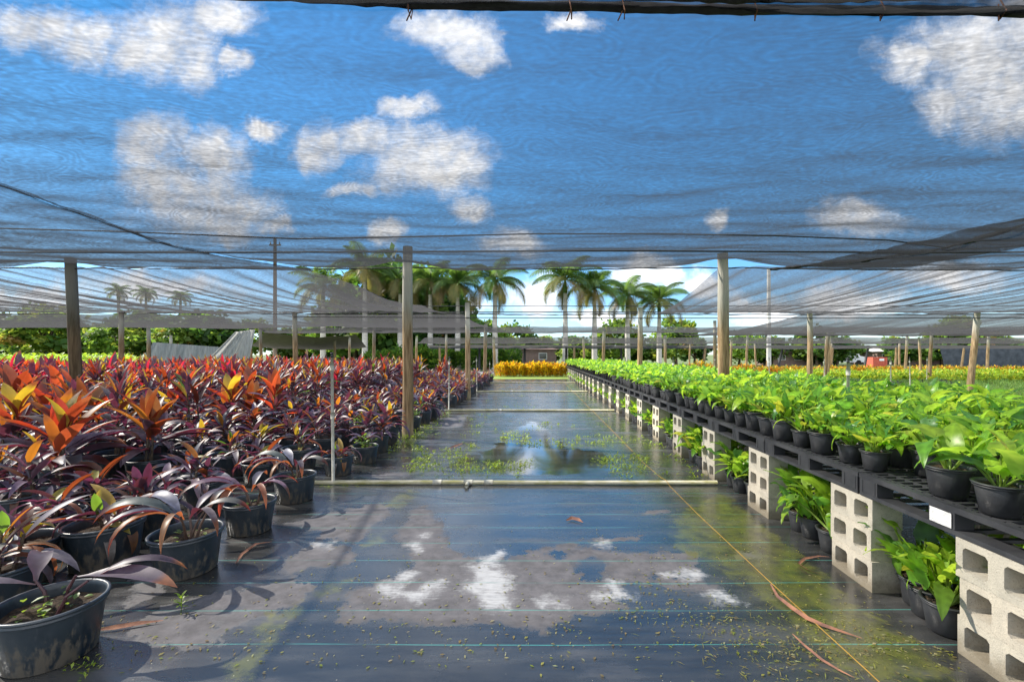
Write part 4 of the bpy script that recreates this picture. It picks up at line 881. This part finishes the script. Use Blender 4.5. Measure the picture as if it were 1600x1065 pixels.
mb = MB(); mb.tube([(0, 0, 0), (.004, 0, .05), (0, 0, .10)], [.002, .002, .001], 5, c=(.2, .3, .05), t=(.3, .4, .05))
mb.build('stem', M['leaf_green'], e, colors=True); mb = MB()
for k in range(13):
    c = jit((.18, .30, .03), .2, r); strap(mb, (0, 0, .03 + .005 * k), k * 2.4, R(20 + 3 * k), .045, .014, .8, c, (.5, .7, .06), 4, .2)
mb.build('leaves', M['leaf_green'], e, colors=True)
# leaf of the nearest pot, reaching out over the ground cloth
def bigleaf(x, y, z, az, el, L, W, droop, label):
    mb = MB(); strap(mb, (0, 0, 0), az, el, L, W, droop, (.10, .07, .095), (.35, .06, .05), 12, .28, ((.30, .10, .03), (.8, .2, .03)), .35, .5)
    return mb
# ------------------------------------------------------------------ far beds and hedges
def bush(seed, n_, rx, rz, L, W, cols, up=(20, 75), low=0.0):
    rr = random.Random(seed); mb = MB()
    for k in range(n_):
        a = rr.uniform(0, 6.28); q = rr.random() ** .5; z = low + (rz - low) * rr.random() ** .8 * (1 - .35 * q * q); d = rx * q
        c, t = rr.choices(cols, [x[2] for x in cols])[0][:2]
        strap(mb, (d*math.cos(a), d*math.sin(a), z), a + rr.uniform(-1.2, 1.2), R(rr.uniform(*up)), L * rr.uniform(.6, 1.2), W * rr.uniform(.7, 1.2), rr.uniform(.3, 1.3), jit(c, .25, rr), jit(t, .2, rr), 3, .25)
    return mb
YEL = [((.85, .58, .02), (1.0, .75, .03), 7), ((.62, .26, .015), (.95, .4, .02), 3), ((.35, .12, .02), (.7, .2, .02), 1.2), ((.10, .16, .03), (.3, .4, .04), 1.6)]
ORG = [((.55, .24, .02), (.8, .34, .02), 4), ((.62, .40, .02), (.85, .55, .03), 3), ((.14, .19, .03), (.35, .42, .04), 4)]
LIM = [((.34, .42, .03), (.6, .75, .05), 5), ((.20, .33, .03), (.45, .6, .05), 4), ((.5, .46, .04), (.75, .7, .05), 1.5)]
GRN = [((.06, .14, .025), (.25, .45, .05), 5), ((.10, .20, .03), (.35, .55, .05), 3), ((.04, .09, .025), (.15, .3, .04), 3)]
def bush_thing(name, label, cat, group, fol, stem_h, places):
    e = empty(name, (0, 0, -50)); fol.build('foliage', M['leaf_tree'], e, smooth=True, colors=True)
    st = MB()
    for q in range(4): st.tube([(0, 0, 0), (.08*math.cos(q*1.6), .08*math.sin(q*1.6), stem_h)], [.02, .012], 5)
    st.build('stem', M['bark'], e)
    for (x, y, s, lab) in places: tag(dup(e, (x, y, 0), rng.uniform(0, 6.28), s), lab or label, cat, group)
    for ch in list(e.children): bpy.data.objects.remove(ch)
    bpy.data.objects.remove(e)
croton_l = []
for k in range(11):
    croton_l.append((-2.2 + k * .405, 30.3 + rng.uniform(-.2, .2), rng.uniform(.92, 1.08), 'yellow orange croton, %s from the left in the hedge at the aisle end' % ORD[k]))
for row in range(1):
    bush_thing('croton_shrub', '', 'shrub', 'yellow crotons at the end of the aisle', bush(1, 560, .42, .92, .20, .075, YEL), .5, croton_l[::2])
    bush_thing('croton_shrub', '', 'shrub', 'yellow crotons at the end of the aisle', bush(2, 560, .42, .90, .20, .075, YEL), .5, croton_l[1::2])
ct = []
for k in range(14): ct.append((8.3 + k * .42 + rng.uniform(-.1, .1), 28.5 + rng.uniform(-.7, .7), rng.uniform(.7, 1.25) * (1.15 if 3 < k < 9 else .8), 'orange croton, %s from the left beyond the green tables' % ORD[k]))
bush_thing('croton_shrub', '', 'shrub', 'orange crotons beyond the tables', bush(3, 300, .40, .85, .20, .075, ORG), .5, ct)
def field(name, label, poly_fn, n_, cols, seed, L, W, h, rx):
    arrs = [bush(seed + i, 26, rx, h, L, W, cols).arr() for i in range(3)]
    rr = random.Random(seed); pl = []
    while len(pl) < n_:
        x, y = poly_fn(rr)
        pl.append((rr.randrange(3), x, y, 0, rr.uniform(0, 6.28), rr.uniform(.75, 1.2)))
    tag(merged(name, M['leaf_tree'], arrs, pl), label, 'plants', kind='stuff')
field('croton_foliage', 'low band of orange crotons across the far right field', lambda q: (q.uniform(17, 40), q.uniform(33, 36)), 520, ORG, 21, .2, .09, .5, .25)
field('lime_foliage', 'band of lime green potted plants before the orange crotons on the right', lambda q: ((lambda y: (q.uniform(17.5 - (y - 24) * .15, 44), y))(q.uniform(22.5, 31.5))), 1500, LIM, 22, .2, .10, .42, .25)
field('field_grass', 'soft weedy green ground cover between the tables and lime plants', lambda q: (q.uniform(6.0, 30), q.uniform(9, 24)), 2600, [((.14, .26, .06), (.3, .5, .08), 4), ((.19, .30, .08), (.36, .52, .1), 3)], 23, .16, .02, .22, .3)
field('crop_foliage', 'bright yellow green crop field beyond the left bed', lambda q: ((lambda y: (q.uniform(-70, (205 - 835) * y / 711), y))(q.uniform(30, 52))), 1900, LIM, 24, .35, .22, 1.25, .6)
bt = MB()
for k in range(16):
    x, y = rng.uniform(14, 21.5), rng.uniform(20.5, 24.5); e = empty('seedling_tray', (x, y, .02), rng.uniform(-.1, .1)); tag(e, 'black nursery tray lying on the weedy ground of the right field', 'tray', 'black trays in the right field')
    mb = MB(); mb.box(-.45, .45, -.3, -.27, 0, .18); mb.box(-.45, .45, .27, .3, 0, .18); mb.box(-.45, -.42, -.27, .27, 0, .18); mb.box(.42, .45, -.27, .27, 0, .18); mb.build('rim', M['pallet'], e)
    mb = MB(); mb.box(-.42, .42, -.27, .27, .02, .06); mb.build('tray_base', M['pallet'], e)
hb = []
for k in range(13): hb.append((-15.5 + k * 1.08 + rng.uniform(-.2, .2), 44.5 + rng.uniform(-.8, .8), rng.uniform(.85, 1.15), 'dense green shrub, %s from the left in the hedge beyond the road' % ORD[k]))
bush_thing('hedge_shrub', '', 'shrub', 'shrubs in the hedge beyond the road', bush(31, 700, 1.0, 2.1, .38, .16, GRN), 1.0, hb[::2])
bush_thing('hedge_shrub', '', 'shrub', 'shrubs in the hedge beyond the road', bush(32, 700, 1.0, 2.0, .38, .16, GRN), 1.0, hb[1::2])

# ------------------------------------------------------------------ trees and palms
def crown(seed, rx, rz, z0, n_cl, n_lf, ls, cols, flat=1.0):
    rr = random.Random(seed); mb = MB(); cl = []
    for k in range(n_cl):
        while True:
            x, y, z = rr.uniform(-1, 1), rr.uniform(-1, 1), rr.uniform(-1, 1)
            if .25 < x*x + y*y + z*z < 1: break
        zz = z0 + rz * (1 + z); wd = rx * (1 - .25 * max(0, z))
        cl.append((x * wd, y * wd, zz, rr.uniform(.16, .34) * rx))
    for (x, y, z, q) in cl:
        c, t = rr.choices(cols, [w_[2] for w_ in cols])[0][:2]; c = jit(c, .3, rr)
        for k in range(n_lf):
            d = Vector((rr.gauss(0, 1), rr.gauss(0, 1), rr.gauss(0, .8))).normalized() * q * rr.random() ** .4
            p = Vector((x, y, z)) + d; a = rr.uniform(0, 6.28); e = rr.uniform(-.9, .9); l = ls * rr.uniform(.6, 1.3)
            f_ = Vector((math.cos(a)*math.cos(e), math.sin(a)*math.cos(e), math.sin(e))); s = f_.cross(Vector((rr.gauss(0, 1), rr.gauss(0, 1), 1))).normalized() * l * .38
            mb.add([p, p + f_*l*.5 + s, p + f_*l, p + f_*l*.5 - s], [(0, 1, 2, 3)], c=jit(c, .15, rr), t=jit(t, .15, rr))
    return mb, cl
DKG = [((.035, .085, .02), (.12, .25, .03), 5), ((.06, .12, .025), (.2, .35, .04), 4), ((.10, .16, .03), (.3, .42, .05), 2)]
LTG = [((.12, .22, .03), (.35, .5, .05), 5), ((.07, .14, .03), (.25, .4, .05), 4), ((.20, .26, .04), (.45, .5, .06), 2), ((.26, .20, .05), (.5, .35, .06), .7)]
TR = {}
for key, sd_, cols, ls in (('dark', 41, DKG, .55), ('light', 42, LTG, .5), ('dark2', 43, DKG, .6), ('light2', 44, LTG, .55)):
    cm, cl = crown(sd_, 3.0, 2.3, 1.0, 46, 62, ls, cols); cme = cm.mesh('crown', M['leaf_tree'], colors=True)
    tm = MB(); tm.tube([(0, 0, -.1), (.1, .05, 1.2), (0, .1, 3.2)], [.24, .18, .10], 8)
    for k in range(0, len(cl), 6): x, y, z, q = cl[k]; tm.tube([(.05, .05, 1.3 + .3 * (k % 3)), (x*.5, y*.5, z*.62 + .5), (x, y, z)], [.10, .06, .02], 6)
    TR[key] = (cme, tm.mesh('trunk', M['bark'], smooth=True))
def tree(kind, x, y, s, sz, label, group='trees in the treeline'):
    e = empty('broadleaf_tree', (x, y, 0), rng.uniform(0, 6.28)); e.scale = (s, s, s * sz); tag(e, label, 'tree', group)
    link('crown', TR[kind][0], e); link('trunk', TR[kind][1], e)
tl = []
for k in range(22):
    x = -85 + k * 3.9 + rng.uniform(-1, 1); y = 60 + rng.uniform(-5, 5) + (4 if k % 2 else 0)
    tl.append((x, y, rng.uniform(1.0, 1.45), rng.uniform(.8, 1.05), 'left'))
for k in range(17):
    x = 1.5 + k * 4.2 + rng.uniform(-1, 1); y = 63 + rng.uniform(-4, 4)
    tl.append((x, y, rng.uniform(.8, 1.0), rng.uniform(.62, .8), 'right'))
c_ = {'left': 0, 'right': 0}
for k, (x, y, s, sz, sd_) in enumerate(tl):
    c_[sd_] += 1; kd = ['light', 'dark', 'light2', 'dark2'][k % 4]
    tree(kd, x, y, s, sz, '%s green tree in the far treeline %s of the aisle, %s counted from the left' % ('dark' if 'dark' in kd else 'light', sd_, ORD[c_[sd_] - 1]))
for x, y, s, sz, kd, lab in ((-17.5, 52, 1.75, 1.25, 'dark', 'large dark tree spreading behind the left palms'), (-12.5, 55, 1.5, 1.35, 'dark2', 'dense dark tree behind the tall post left of the aisle'), (-22, 56, 1.5, 1.1, 'dark', 'dark tree at the left end of the palm row'),
     (9.8, 53, .95, 1.05, 'light', 'light green tree between the right hand palms'), (16.8, 54, .95, 1.05, 'light2', 'light green tree right of the last palm'), (26, 56, .8, .95, 'light', 'small tree behind the white concrete pole'), (36, 58, .9, .95, 'dark', 'tree showing over the nets on the far right'), (55, 60, 1.1, 1.0, 'light2', 'taller tree at the far right above the nets'),
     (-3.5, 58, .9, .7, 'light2', 'low tree behind the brown wall'), (4.8, 50, .62, .85, 'light', 'small bushy tree behind the croton hedge')):
    tree(kd, x, y, s, sz, lab, 'single trees among the palms')
def frond_crown(seed, rng_n=17, L=3.6):
    rr = random.Random(seed); mb = MB()
    for k in range(rng_n):
        az = k * 2.4 + rr.uniform(-.25, .25); q = k / (rng_n - 1); el = R(80 - 95 * q ** 1.1) + rr.uniform(-.1, .1); droop = R(rr.uniform(95, 135)) * (.75 + .2 * q); l = L * rr.uniform(.85, 1.1) * (.8 if q < .12 else 1)
        p = Vector((0, 0, 0)); N_ = 22; pts = []
        for i in range(N_ + 1):
            t = i / N_; e = el - droop * t ** 1.25; d = Vector((math.cos(az)*math.cos(e), math.sin(az)*math.cos(e), math.sin(e))); pts.append((p.copy(), d)); p = p + d * (l / N_)
        c = jit((.065, .125, .035), .3, rr) if q < .75 else jit(((.14, .13, .05) if q < .9 else (.20, .14, .07)), .25, rr); tt = (.22, .36, .05) if q < .75 else (.3, .28, .06)
        mb.tube([a for a, d in pts[::3]], [.05 * (1 - .8 * j / 7) + .006 for j in range(len(pts[::3]))], 5, c=(.14, .18, .05), t=(.1, .15, .03))
        side = Vector((-math.sin(az), math.cos(az), 0))
        for i in range(3, N_ + 1):
            a, d = pts[i]; t = i / N_; ll = .95 * math.sin(PI * (.18 + .74 * t)) * rr.uniform(.85, 1.1); up = side.cross(d) * -1
            for sgn in (1, -1):
                for lay in (0, 1):
                    v = (side * sgn * .85 + d * (.5 + .25 * lay) + up * (.28 if lay else -.15) + Vector((0, 0, -.12))).normalized(); b = a + d * (.08 * lay)
                    tipp = b + v * ll + Vector((0, 0, -.42 * ll)); mid = b + v * ll * .55 + Vector((0, 0, -.08 * ll)); wv_ = d * .045
                    mb.add([b - wv_, b + wv_, mid + wv_ * 1.1, mid - wv_ * 1.1, tipp], [(0, 1, 2, 3), (3, 2, 4)], c=jit(c, .15, rr), t=tt)
    return mb.mesh('crown', M['leaf_tree'], colors=True)
FC = [frond_crown(61), frond_crown(62), frond_crown(63)]
for k, (u, vtop, vbase, Y, lab) in enumerate(((505, 448, 570, 46, 'royal palm at the left end of the row, seen through the net'), (570, 420, 570, 45, 'tallest royal palm, left of the tall wooden post'), (625, 440, 570, 47, 'royal palm just left of the tall wooden post'), (672, 440, 570, 46, 'royal palm just right of the tall wooden post'),
      (715, 444, 570, 45, 'royal palm with bright trunk behind the slim aisle post'), (774, 440, 570, 44, 'royal palm with the broadest crown in the middle of the row'), (883, 437, 570, 44, 'royal palm right of the central gap'), (929, 450, 570, 45, 'royal palm, second to the right of the central gap'), (981, 462, 570, 47, 'royal palm leaning between the right hand palms'), (1030, 470, 570, 48, 'small royal palm at the right end of the row'),
      (185, 455, 570, 75, 'hazy palm far left behind the net'), (228, 458, 570, 78, 'second hazy palm far left behind the net'), (282, 464, 570, 80, 'third hazy palm far left behind the net'))):
    p = at(u, vtop, Y); s = rng.uniform(.98, 1.13) * (1.0 if u > 300 else .62); zc = p.z
    e = empty('royal_palm', (p.x, Y, 0), rng.uniform(0, 6.28)); tag(e, lab, 'palm', 'royal palms in a row')
    mb = MB(); b = zc - 1.3
    mb.tube([(0, 0, -.1), (0, 0, .3), (.02, 0, b*.35), (.05, .02, b*.6), (.02, 0, b)], [.36, .28, .27, .25, .17], 12); mb.build('trunk', M['palm_trunk'], e, smooth=True)
    mb = MB(); mb.tube([(.02, 0, b), (.02, 0, b + .4), (0, 0, zc)], [.19, .20, .09], 10, c=(.12, .22, .05), t=(.1, .2, .03)); mb.build('crownshaft', M['leaf_tree'], e, smooth=True, colors=True)
    c = link('crown', FC[k % 3], e); c.location = (0, 0, zc); c.scale = (s, s, s)

# ------------------------------------------------------------------ poles, vehicles, buildings, draped cloths
e = empty('utility_pole', (-22.8, 40, 0)); tag(e, 'tall wooden utility pole with crossarm seen through the left net', 'utility pole')
mb = MB(); mb.tube([(0, 0, -.1), (0, 0, 11.6)], [.19, .13], 10); mb.build('pole', M['bark'], e, smooth=True)
mb = MB(); mb.box(-.5, .5, -.06, .06, 11.0, 11.12); mb.build('crossarm', M['bark'], e)
for q in (-.4, .4):
    mb = MB(); mb.lathe([(0, 11.12), (.05, 11.12), (.06, 11.2), (.03, 11.25), (.05, 11.32), (0, 11.36)], 8, cx=q); mb.build('insulator', M['metal'], e)
e = empty('concrete_pole', (20.6, 40, 0)); tag(e, 'white concrete utility pole right of the two tone post', 'utility pole')
mb = MB(); mb.tube([(0, 0, -.1), (0, 0, 9.0)], [.21, .15], 8); mb.build('pole', M['concrete_pole'], e)
mb = MB(); mb.box(-.30, -.20, -.05, .05, 3.0, 3.5); mb.build('meter_box', M['metal'], e)
e = empty('suv', (-27.8, 62, 0), .08); tag(e, 'white sport utility car parked beyond the red cordylines', 'car')
mb = MB(); pr = [(-2.3, .45), (-2.3, 1.05), (-2.1, 1.15), (-1.95, 1.72), (-1.7, 1.82), (.35, 1.80), (1.15, 1.16), (2.2, 1.0), (2.35, .8), (2.35, .45)]
vs = [(x, y, z) for y in (-.9, .9) for x, z in pr]; k = len(pr); mb.add(vs, [tuple(range(k)), tuple(reversed(range(k, 2*k)))] + [(i, i+k, (i+1) % k + k, (i+1) % k) for i in range(k)]); mb.build('body', M['white_paint'], e)
for pl in ([(-1.85, 1.15), (-1.75, 1.68), (-.85, 1.7), (-.85, 1.17)], [(-.75, 1.17), (-.75, 1.7), (.25, 1.7), (.85, 1.17)]):
    mb = MB(); mb.add([(x, -.905, z) for x, z in pl] + [(x, -.88, z) for x, z in pl], [(0, 1, 2, 3), (0, 4, 5, 1), (1, 5, 6, 2), (2, 6, 7, 3), (3, 7, 4, 0)]); mb.build('window', M['glass'], e)
for x in (-1.45, 1.45):
    for y in (-.86, .86):
        mb = MB(); mb.tube([(x, y - .1, .36), (x, y + .1, .36)], .36, 18); wheel = mb.build('wheel', M['rubber'], e)
        mb = MB(); mb.tube([(x, y - .115, .36), (x, y + .115, .36)], .2, 14); mb.build('rim', M['concrete_pole'], wheel)
def house(x, y, wd, dp, h, wallm, roofm, rh, label, wins=3):
    e = empty('low_building', (x, y, 0)); tag(e, label, 'building')
    mb = MB(); mb.box(-wd/2, wd/2, -dp/2, dp/2, 0, h); mb.build('wall', M[wallm], e)
    mb = MB(); o = .4; mb.add([(-wd/2-o, -dp/2-o, h), (wd/2+o, -dp/2-o, h), (wd/2+o, dp/2+o, h), (-wd/2-o, dp/2+o, h), (-wd/2+1, 0, h+rh), (wd/2-1, 0, h+rh)], [(0, 1, 5, 4), (1, 2, 5), (2, 3, 4, 5), (3, 0, 4), (3, 2, 1, 0)]); mb.build('roof', M[roofm], e)
    for k in range(wins):
        cx_ = -wd/2 + wd * (k + .5) / wins
        mb = MB(); mb.box(cx_ - .5, cx_ + .5, -dp/2 - .03, -dp/2, h*.4, h*.8); f = mb.build('window', M['white_paint'], e)
        mb = MB(); mb.box(cx_ - .44, cx_ + .44, -dp/2 - .035, -dp/2 - .028, h*.43, h*.77); mb.build('pane', M['glass'], f)
house(-.6, 57, 6.5, 4, 2.05, 'wallpink', 'roof', .25, 'low brown walled building behind the croton hedge', 2)
house(34.5, 62, 6.5, 5, 1.7, 'wallpink', 'roof', 1.0, 'small brown roofed house in the right hand trees', 3)
house(52, 66, 9, 6, 1.85, 'wallpink', 'pale_roof', .65, 'long building with a pale roof in the far right', 4)
e = empty('red_container', (36.4, 48.5, 0)); tag(e, 'red box shaped container with a white notice on its front', 'container')
mb = MB(); mb.box(-.75, .75, -.6, .6, .1, 1.15)
for k in range(9): mb.box(-.70 + k*.16, -.64 + k*.16, -.62, -.6, .15, 1.1)
mb.build('body', M['redbox'], e); mb = MB(); mb.box(-.1, .4, -.63, -.62, .78, 1.0); mb.build('notice', M['white_paint'], e)
e = empty('van', (42, 62, 0), 0); tag(e, 'white van parked above the orange crotons by the dark stake', 'van')
mb = MB(); pr = [(-2.3, .4), (-2.3, 1.95), (-2.1, 2.05), (1.2, 2.05), (1.7, 1.25), (2.4, 1.1), (2.45, .4)]; k = len(pr); vs = [(x, y, z) for y in (-.95, .95) for x, z in pr]
mb.add(vs, [tuple(range(k)), tuple(reversed(range(k, 2*k)))] + [(i, i+k, (i+1) % k + k, (i+1) % k) for i in range(k)]); mb.build('body', M['white_paint'], e)
for a, b in ((-1.9, -.4), (-.3, 1.1)): mb = MB(); mb.box(a, b, -.965, -.95, 1.35, 1.8); mb.build('window', M['glass'], e)
for x in (-1.5, 1.5): mb = MB(); mb.tube([(x, -.98, .35), (x, -.75, .35)], .35, 16); mb.build('wheel', M['rubber'], e)
def drape(label, corners, nx_, ny_, amp, m, freq=2.2, sag=0.0, seed=0):
    a, b, c, d = [Vector(q) for q in corners]; vs = []
    nrm = (b - a).cross(d - a).normalized()
    for j in range(ny_ + 1):
        for i in range(nx_ + 1):
            s, t = i / nx_, j / ny_; p = a.lerp(b, s).lerp(d.lerp(c, s), t)
            p += nrm * amp * (mnoise.noise((s * (b - a).length * freq, t * .8, seed)) + .5 * mnoise.noise((s * (b-a).length * freq * 2.5, t * 1.5, seed + 3))) + Vector((0, 0, -sag * 4 * s * (1 - s)))
            vs.append(p)
    k = nx_ + 1; mb = MB(); mb.add(vs, [(j*k+i, j*k+i+1, (j+1)*k+i+1, (j+1)*k+i) for j in range(ny_) for i in range(nx_)])
    tag(mb.build('draped_cloth', M[m], smooth=True), label, 'draped cloth', 'shade cloths hung between far posts')
drape('pale grey shade cloth draped steeply to the ground in the left background', [(-20.9, 27.5, 0), (-16.8, 26.5, 0), (-16.6, 27, 2.95), (-17.9, 27.2, 2.8)], 60, 14, .14, 'cloth', 2.0)
drape('blue grey cloth wall hanging left of the pale draped cloth', [(-27, 31, 0), (-19.5, 30, 0), (-19.5, 30, 1.85), (-26.0, 31, 2.3)], 60, 10, .06, 'wallcloth', 1.5, seed=4)
drape('brown grey cloth canopy stretched between far left posts', [(-16.5, 28, 2.9), (-11.6, 29.5, 2.75), (-14.0, 38, 2.05), (-23, 37, 2.15)], 40, 14, .06, 'browncloth', 1.2, .25, seed=6)
drape('dark blue grey cloth wall closing the far right of the yard', [(41.5, 46, 0), (58, 46, 0), (58, 46, 2.15), (41, 46, 2.15)], 80, 10, .10, 'darkcloth', 1.2, seed=8)
for k, (x, y, h, ln) in enumerate(((3.0, 43, 2.2, .02), (34.8, 48, 2.4, .45), (24.6, 46, 2.1, .5), (16.2, 44, 2.1, .3), (8.4, 44, 2.2, 0), (-5.2, 43, 2.2, .02), (-.9, 42, 2.2, 0))):
    mb = MB(); mb.tube([(0, 0, -.05), (ln * .5, 0, h * .5), (ln, 0, h)], [.12, .115, .11], 10); o = mb.build('dark_stake', M['rope'], smooth=True); o.location = (x, y, 0)
    tag(o, ['dark upright stake right of the croton hedge', 'thick black stake leaning right beside the red container', 'thin black stake leaning before the brown roofed house', 'short black stake leaning behind the orange crotons', 'black stake before the trees near the right hand palms', 'dark stake left of the croton hedge by the road', 'dark stake standing before the brown walled building'][k], 'stake', 'dark stakes along the far boundary')
